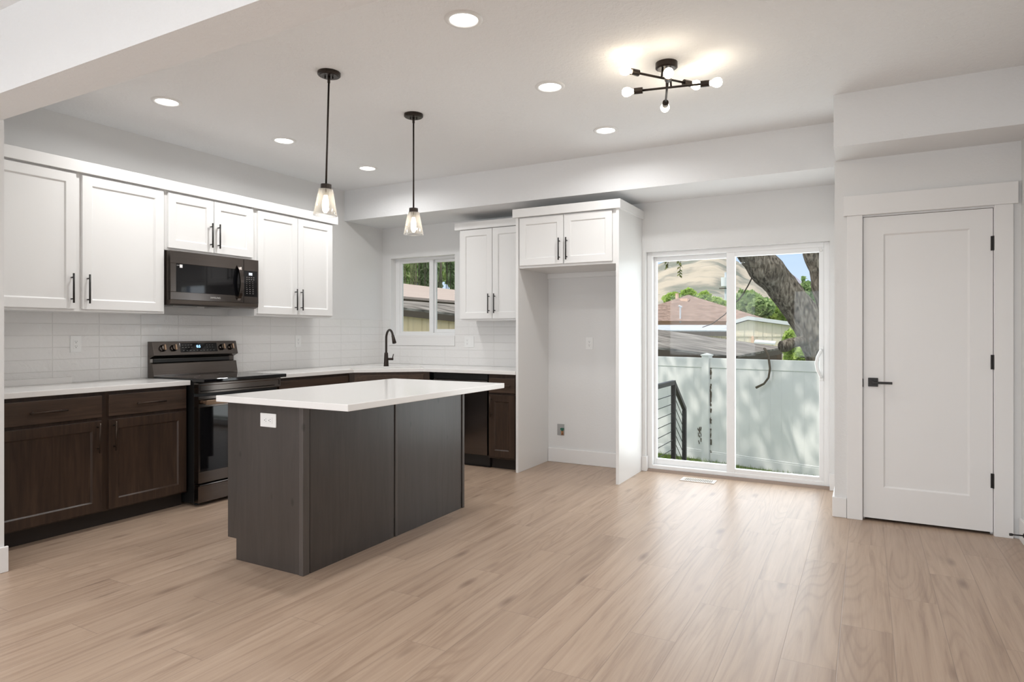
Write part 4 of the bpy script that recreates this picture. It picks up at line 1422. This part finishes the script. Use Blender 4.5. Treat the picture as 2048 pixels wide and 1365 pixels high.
# wire from the leaning trunk
wp = [at(1504, 556, 12.9), at(1496, 572, 13.6), at(1484, 592, 14.5), at(1468, 610, 16), at(1449, 630, 18.5), at(1425, 648, 21.5), at(1405, 655, 24)]
o = MB().tube(wp, 0.014, 6).build('overhead_wire', 'wire_dark')
tag(o, 'thin dark cable sagging from the leaning trunk to the far roofs', 'cable')

def leaves(m, centre, rad, n_, size, rr, droop=0.0):
    vs, fs = [], []
    for k in range(n_):
        while True:
            q = Vector((rr.uniform(-1, 1), rr.uniform(-1, 1), rr.uniform(-1, 1)))
            if 0.25 < q.length < 1:
                break
        lump = 0.78 + 0.35 * noise.noise(Vector((q.x * 2.2 + centre.x, q.y * 2.2, q.z * 2.2)))
        p = centre + Vector((q.x * rad[0], q.y * rad[1], q.z * rad[2])) * lump
        d = Vector((rr.gauss(0, 1), rr.gauss(0, 1), rr.gauss(0, 0.8) - droop)).normalized()
        s_ = d.cross(Vector((rr.gauss(0, 1), rr.gauss(0, 1), rr.gauss(0, 1)))).normalized()
        L = size * rr.uniform(0.6, 1.3)
        W = L * 0.36
        i0 = len(vs)
        vs += [tuple(p - d * L * 0.5), tuple(p + s_ * W), tuple(p + d * L * 0.5), tuple(p - s_ * W)]
        fs.append((i0, i0 + 1, i0 + 2, i0 + 3))
    m.faces(vs, fs)
    return m


# big leaning tree
TD = 13.2
th = thing('leaning_tree', 'thick grey-barked leaning tree trunk forking behind the fence', 'tree', tuple(at(1672, 895, TD)))


def trunk(name, pxs, parent, seed, seg=28, sub=5):
    P_ = [at(x, y, d) for x, y, d, r in pxs]
    Rr = [r * d / FPX for x, y, d, r in pxs]
    pts, rs = [], []
    for i in range(len(P_) - 1):
        for k in range(sub):
            t_ = k / sub
            p0, p1_, p2_, p3 = P_[max(i - 1, 0)], P_[i], P_[i + 1], P_[min(i + 2, len(P_) - 1)]
            pts.append(0.5 * ((2 * p1_) + (p2_ - p0) * t_ + (2 * p0 - 5 * p1_ + 4 * p2_ - p3) * t_ ** 2 + (3 * p1_ - p0 - 3 * p2_ + p3) * t_ ** 3))
            rs.append(Rr[i] + (Rr[i + 1] - Rr[i]) * t_)
    pts.append(P_[-1])
    rs.append(Rr[-1])
    m = MB().tube(pts, rs, seg)
    for v in m.bm.verts:
        n_ = noise.noise(v.co * 2.2 + Vector((seed, 0, 0))) * 0.05 + noise.noise(Vector((v.co.x * 14, v.co.y * 14, v.co.z * 2.5))) * 0.022
        j = min(range(len(pts)), key=lambda q: (pts[q] - v.co).length)
        d = (v.co - pts[j])
        if d.length > 1e-4:
            v.co += d.normalized() * n_
    return m.build(name, 'bark', parent, 0, True)


trunk('trunk', [(1690, 900, TD, 62), (1672, 800, TD, 48), (1650, 710, TD, 36), (1623, 662, TD, 32), (1602, 625, TD, 30), (1571, 581, TD, 29), (1537, 545, TD, 31), (1511, 512, TD, 29), (1478, 470, TD, 27), (1430, 400, TD, 24), (1380, 300, TD, 19)], th, 1)
trunk('trunk', [(1668, 740, TD + 0.2, 30), (1664, 680, TD + 0.2, 26), (1658, 612, TD + 0.2, 24), (1646, 556, TD + 0.2, 23), (1631, 505, TD + 0.2, 22), (1618, 440, TD + 0.2, 20), (1600, 340, TD + 0.2, 16)], th, 5)
trunk('cut_limb', [(1608, 682, TD - 0.1, 12), (1590, 685, TD - 0.2, 12), (1566, 693, TD - 0.4, 11)], th, 9, 16, 3)

trunk('limb', [(1432, 402, TD, 9), (1400, 420, 11.5, 7), (1362, 470, 9.3, 5), (1340, 488, 8.95, 3), (1325, 492, 8.9, 2)], th, 12, 12, 4)

m = MB()
rr = random.Random(77)
leaves(m, Vector((-4.6, 8.2, 5.9)), (3.0, 2.2, 1.0), 1500, 0.20, rr)
leaves(m, Vector((-1.9, 8.6, 6.1)), (2.4, 2.2, 1.0), 1100, 0.20, rr)
m.build('foliage', 'leaf_mid', th, norm=False)

# hanging branch over the fence
o = MB().tube([at(1529, 698, 10.50), at(1532, 702, 10.40), at(1537, 713, 10.33), at(1540, 738, 10.32), at(1537, 756, 10.33), at(1528, 768, 10.39), at(1512, 776, 10.49)], [0.022, 0.020, 0.018, 0.018, 0.016, 0.016, 0.020], 8).build('dead_branch', 'twig', None, 0, True)
tag(o, 'bare curved dead branch hanging over the white fence', 'branch')


def tree(name, label, cat, blobs, n_, size, mat, base, seed, group=None, droop=0.0, stems=1):
    rr = random.Random(seed)
    th = thing(name, label, cat, (base.x, base.y, GZ), group)
    m = MB()
    for c, r in blobs:
        leaves(m, c, r, n_ // len(blobs), size, rr, droop)
    m.build('foliage', mat, th, norm=False)
    m = MB()
    for k in range(stems):
        c, r = blobs[k % len(blobs)]
        m.tube([(base.x + rr.gauss(0, 0.05), base.y, GZ), (base.x * 0.5 + c.x * 0.5, base.y * 0.5 + c.y * 0.5, (GZ + c.z) / 2), tuple(c + Vector((0, 0, r[2] * 0.5)))], [0.16, 0.11, 0.03], 8)
    m.build('trunk', 'bark', th, 0, True)
    return th


def blob(px, py, d, rx_, rz_):
    s_ = d / FPX
    return (at(px, py, d), (rx_ * s_, rx_ * s_, rz_ * s_))


G1 = 'trees beyond the neighbouring houses'
tree('leafy_tree', 'yellow-green tree tops left of the brown roof peak, seen through the patio door', 'tree', [blob(1345, 600, 52, 18, 16), blob(1376, 592, 53, 16, 15)], 2600, 0.5, 'leaf_bright', at(1360, 650, 52), 21, G1)
tree('leafy_tree', 'yellow-green tree tops right of the brown roof peak, left patio pane', 'tree', [blob(1408, 596, 58, 15, 14), blob(1430, 606, 59, 16, 12), blob(1452, 612, 59, 12, 10)], 2600, 0.5, "leaf_bright", at(1420, 650, 58), 22, G1)
tree('leafy_tree', 'rounded green tree behind the cream shed, right patio pane', 'tree', [blob(1497, 606, 42, 32, 32), blob(1520, 618, 41, 30, 26), blob(1486, 622, 42, 22, 22)], 5200, 0.42, 'leaf_mid', at(1505, 660, 42), 23, G1)
tree('leafy_tree', 'yellower tree between the round green tree and the leaning trunk', 'tree', [blob(1552, 622, 44, 26, 30), blob(1572, 640, 44, 18, 18)], 3600, 0.42, 'leaf_bright', at(1555, 670, 44), 24, G1)
tree('leafy_tree', 'pale green tree seen in the fork of the leaning trunk', 'tree', [blob(1612, 590, 46, 18, 36), blob(1632, 612, 46, 20, 34)], 3200, 0.45, 'leaf_mid', at(1612, 660, 46), 25, G1)
tree('columnar_shrub', 'bright green feathery column shrub under the cut limb', 'shrub', [blob(1579, 690, 15.5, 15, 34), blob(1582, 720, 15.5, 14, 24)], 2800, 0.16, 'leaf_bright', at(1579, 800, 15.5), 26, droop=-1.2)
tree('columnar_shrub', 'smaller light green shrub beside the leaning trunk base', 'shrub', [blob(1602, 712, 15.0, 12, 16)], 1200, 0.14, 'leaf_bright', at(1602, 800, 15.0), 27)
# tall trees off to the right of the yard (mirrored in the microwave door)
tree('leafy_tree', 'tall green tree at the right side of the yard', 'tree', [(Vector((3.5, 15.5, 2.2)), (2.2, 2.2, 2.6)), (Vector((2.2, 17, 1.0)), (1.8, 1.8, 2.0))], 5200, 0.3, 'leaf_mid', Vector((3.4, 15.6, 0)), 28, G1)

# twigs with leaves hanging in front
for (lb, x, y0_, y1_, n_) in (('small leafy twig tip hanging at the top left of the patio view', 1334, 489, 536, 14), ('longer twig of round leaves hanging near the top of the patio view', 1358.5, 474, 551, 28)):
    rr = random.Random(int(x))
    top = at(x, y0_, 9.0)
    th = thing('hanging_twig', lb, 'twig', tuple(top), 'twigs of the leaning tree')
    end = at(x + 1, y1_, 9.0)
    MB().tube([top, top.lerp(end, 0.5) + Vector((0.02, 0, 0)), end], 0.004, 6).build('stem', 'twig', th)
    m = MB()
    vs, fs = [], []
    for k in range(n_):
        p = top.lerp(end, (k + 0.5) / n_)
        a = rr.uniform(0, 6.28)
        d = Vector((math.cos(a), math.sin(a), -0.9)).normalized()
        s_ = d.cross(Vector((0, 0, 1))).normalized()
        L = 0.07
        i0 = len(vs)
        vs += [tuple(p), tuple(p + d * L * 0.45 + s_ * 0.022), tuple(p + d * L), tuple(p + d * L * 0.45 - s_ * 0.022)]
        fs.append((i0, i0 + 1, i0 + 2, i0 + 3))
    m.faces(vs, fs)
    m.build('leaf_cluster', 'leaf_twig', th, norm=False)

# hills


def ridge(pts, x):
    for (x0, y0_), (x1, y1_) in zip(pts, pts[1:]):
        if x0 <= x <= x1:
            t_ = (x - x0) / (x1 - x0)
            t_ = t_ * t_ * (3 - 2 * t_)
            return y0_ + (y1_ - y0_) * t_
    return pts[-1][1]


def hill(name, label, prof, d0, d1, mat, foot, x0, x1, amp, seed, step=8, rows=36):
    vs, fs = [], []
    nx = int((x1 - x0) / step) + 1
    for j in range(rows + 1):
        t_ = j / rows
        d = d0 + (d1 - d0) * t_
        for i in range(nx):
            x = x0 + i * step
            y = foot + (ridge(prof, x) - foot) * t_ ** 0.85
            p = at(x, y, d)
            p.z += (noise.fractal(Vector((p.x * 0.012 + seed, p.y * 0.012, 0)), 1.0, 2.0, 5)) * amp * (0.25 + t_ * (1 - t_) * 2.2)
            vs.append(tuple(p))
    for j in range(rows):
        for i in range(nx - 1):
            a = j * nx + i
            fs.append((a, a + 1, a + nx + 1, a + nx))
    o = MB().faces(vs, fs).build(name, mat, None, 0, True)
    tag(o, label, 'hill')
    return o


hill('hillside', 'dry tan grassy hillside rising behind the houses', [(300, 640), (1000, 606), (1240, 556), (1309, 533), (1345, 521), (1430, 503), (1470, 519), (1492, 532), (1545, 572), (1620, 604), (1800, 640), (2500, 650)], 130, 620, 'hill_grass', 664, 300, 2500, 9, 3.3)
hill('mountain', 'hazy blue-grey mountain peak right of the hillside', [(1300, 640), (1480, 600), (1540, 566), (1577, 545), (1606, 562), (1660, 600), (1900, 640), (2300, 650)], 900, 1700, 'mountain_haze_tint', 664, 1300, 2300, 14, 8.1, 10, 14)

# ---------------- seen through the kitchen window
ea, eb = at(770, 611, 13.0), at(960, 633, 14.2)
ba, bb = at(770, 599, 16.5), at(960, 613, 17.5)
th = thing('tan_shed', 'tan corrugated shed with a flat grey roof outside the kitchen window', 'shed', ((ea.x + eb.x) / 2, ea.y + 1.5, GZ))
quad_roof('roof', [ea, eb, bb, ba], 0.05, 'grey_shingle', th)
quad_roof('fascia', [ea + Vector((0, 0, -0.05)), eb + Vector((0, 0, -0.05)), eb + Vector((0, 0.06, -0.05)), ea + Vector((0, 0.06, -0.05))], 0.13, 'brown_wood', th)
n_d = 0.25
m = MB().faces([(ea.x, ea.y + n_d, GZ), (eb.x, eb.y + n_d, GZ), (eb.x, eb.y + n_d, eb.z - 0.05), (ea.x, ea.y + n_d, ea.z - 0.05), (ba.x, ba.y - 0.1, GZ), (bb.x, bb.y - 0.1, GZ), (bb.x, bb.y - 0.1, bb.z - 0.05), (ba.x, ba.y - 0.1, ba.z - 0.05)],
               [(0, 1, 2, 3), (4, 7, 6, 5), (0, 4, 5, 1), (1, 5, 6, 2), (0, 3, 7, 4), (3, 2, 6, 7)])
m.build('wall', 'tan_corrugated', th)
ea, eb = at(770, 591, 19.0), at(960, 607, 20.5)
ba, bb = at(770, 563, 23.0), at(960, 586, 24.5)
th = thing('pink_roof_shed', 'shed with a faded pink corrugated roof behind the tan shed', 'shed', ((ea.x + eb.x) / 2, ea.y + 1.5, GZ))
quad_roof('roof', [ea, eb, bb, ba], 0.04, 'pink_corrugated', th)
m = MB()
vs, fs = [], []
for k in range(60):
    t0, t1 = k / 60, (k + 0.5) / 60
    p, q = ea.lerp(eb, t0), ea.lerp(eb, t1)
    m.prism([(p.x, p.y - 0.01), (q.x, q.y - 0.01), (q.x, q.y + 0.05), (p.x, p.y + 0.05)], p.z - 0.06, p.z + 0.015)
m.build('eave_ribs', 'pink_corrugated', th)
m = MB().faces([(ea.x, ea.y + 0.1, GZ), (eb.x, eb.y + 0.1, GZ), (eb.x, eb.y + 0.1, eb.z - 0.04), (ea.x, ea.y + 0.1, ea.z - 0.04), (ba.x, ba.y - 0.1, GZ), (bb.x, bb.y - 0.1, GZ), (bb.x, bb.y - 0.1, bb.z - 0.04), (ba.x, ba.y - 0.1, ba.z - 0.04)],
               [(0, 1, 2, 3), (4, 7, 6, 5), (0, 4, 5, 1), (1, 5, 6, 2), (0, 3, 7, 4), (3, 2, 6, 7)])
m.build('wall', 'brown_wood', th)
for i, (px, lb) in enumerate(((806, 'willowy green thicket with upright stems, left pane of the kitchen window'), (862, 'willowy green thicket behind the middle bar of the kitchen window'), (916, 'duller green thicket in the right pane of the kitchen window'))):
    d = 27 + i
    base = at(px, 700, d)
    rr = random.Random(40 + i)
    th = thing('willow_thicket', lb, 'shrub', (base.x, base.y, GZ), 'thickets behind the sheds')
    m = MB()
    for c, r in (blob(px, 540, d, 25, 34), blob(px - 2, 515, d, 26, 34), blob(px + 2, 490, d, 26, 40), blob(px, 560, d, 25, 22)):
        leaves(m, c, r, 2200, 0.34, rr, 1.0)
    m.build('foliage', 'leaf_willow' if i == 0 else 'leaf_dull', th, norm=False)
    m = MB()
    for k in range(20):
        a = rr.uniform(-1, 1)
        b0 = at(px + a * 22, 640, d - 0.8 + rr.random())
        t0 = at(px + a * 24 + rr.gauss(0, 3), 480, d - 0.8 + rr.random())
        b0.z = GZ
        m.tube([b0, b0.lerp(t0, 0.5) + Vector((rr.gauss(0, 0.1), 0, 0)), t0], [0.028, 0.022, 0.008], 6)
    m.build('stems', 'twig', th, 0, True)

tree('leafy_tree', 'broad green tree filling the gaps behind the thickets in the kitchen window', 'tree', [blob(830, 530, 38, 62, 46), blob(895, 525, 39, 62, 46), blob(860, 480, 40, 70, 46), blob(930, 560, 39, 40, 36), blob(800, 565, 38, 40, 34)], 11000, 0.5, 'leaf_willow', at(860, 660, 38), 61, 'trees beyond the neighbouring houses', 0.5)
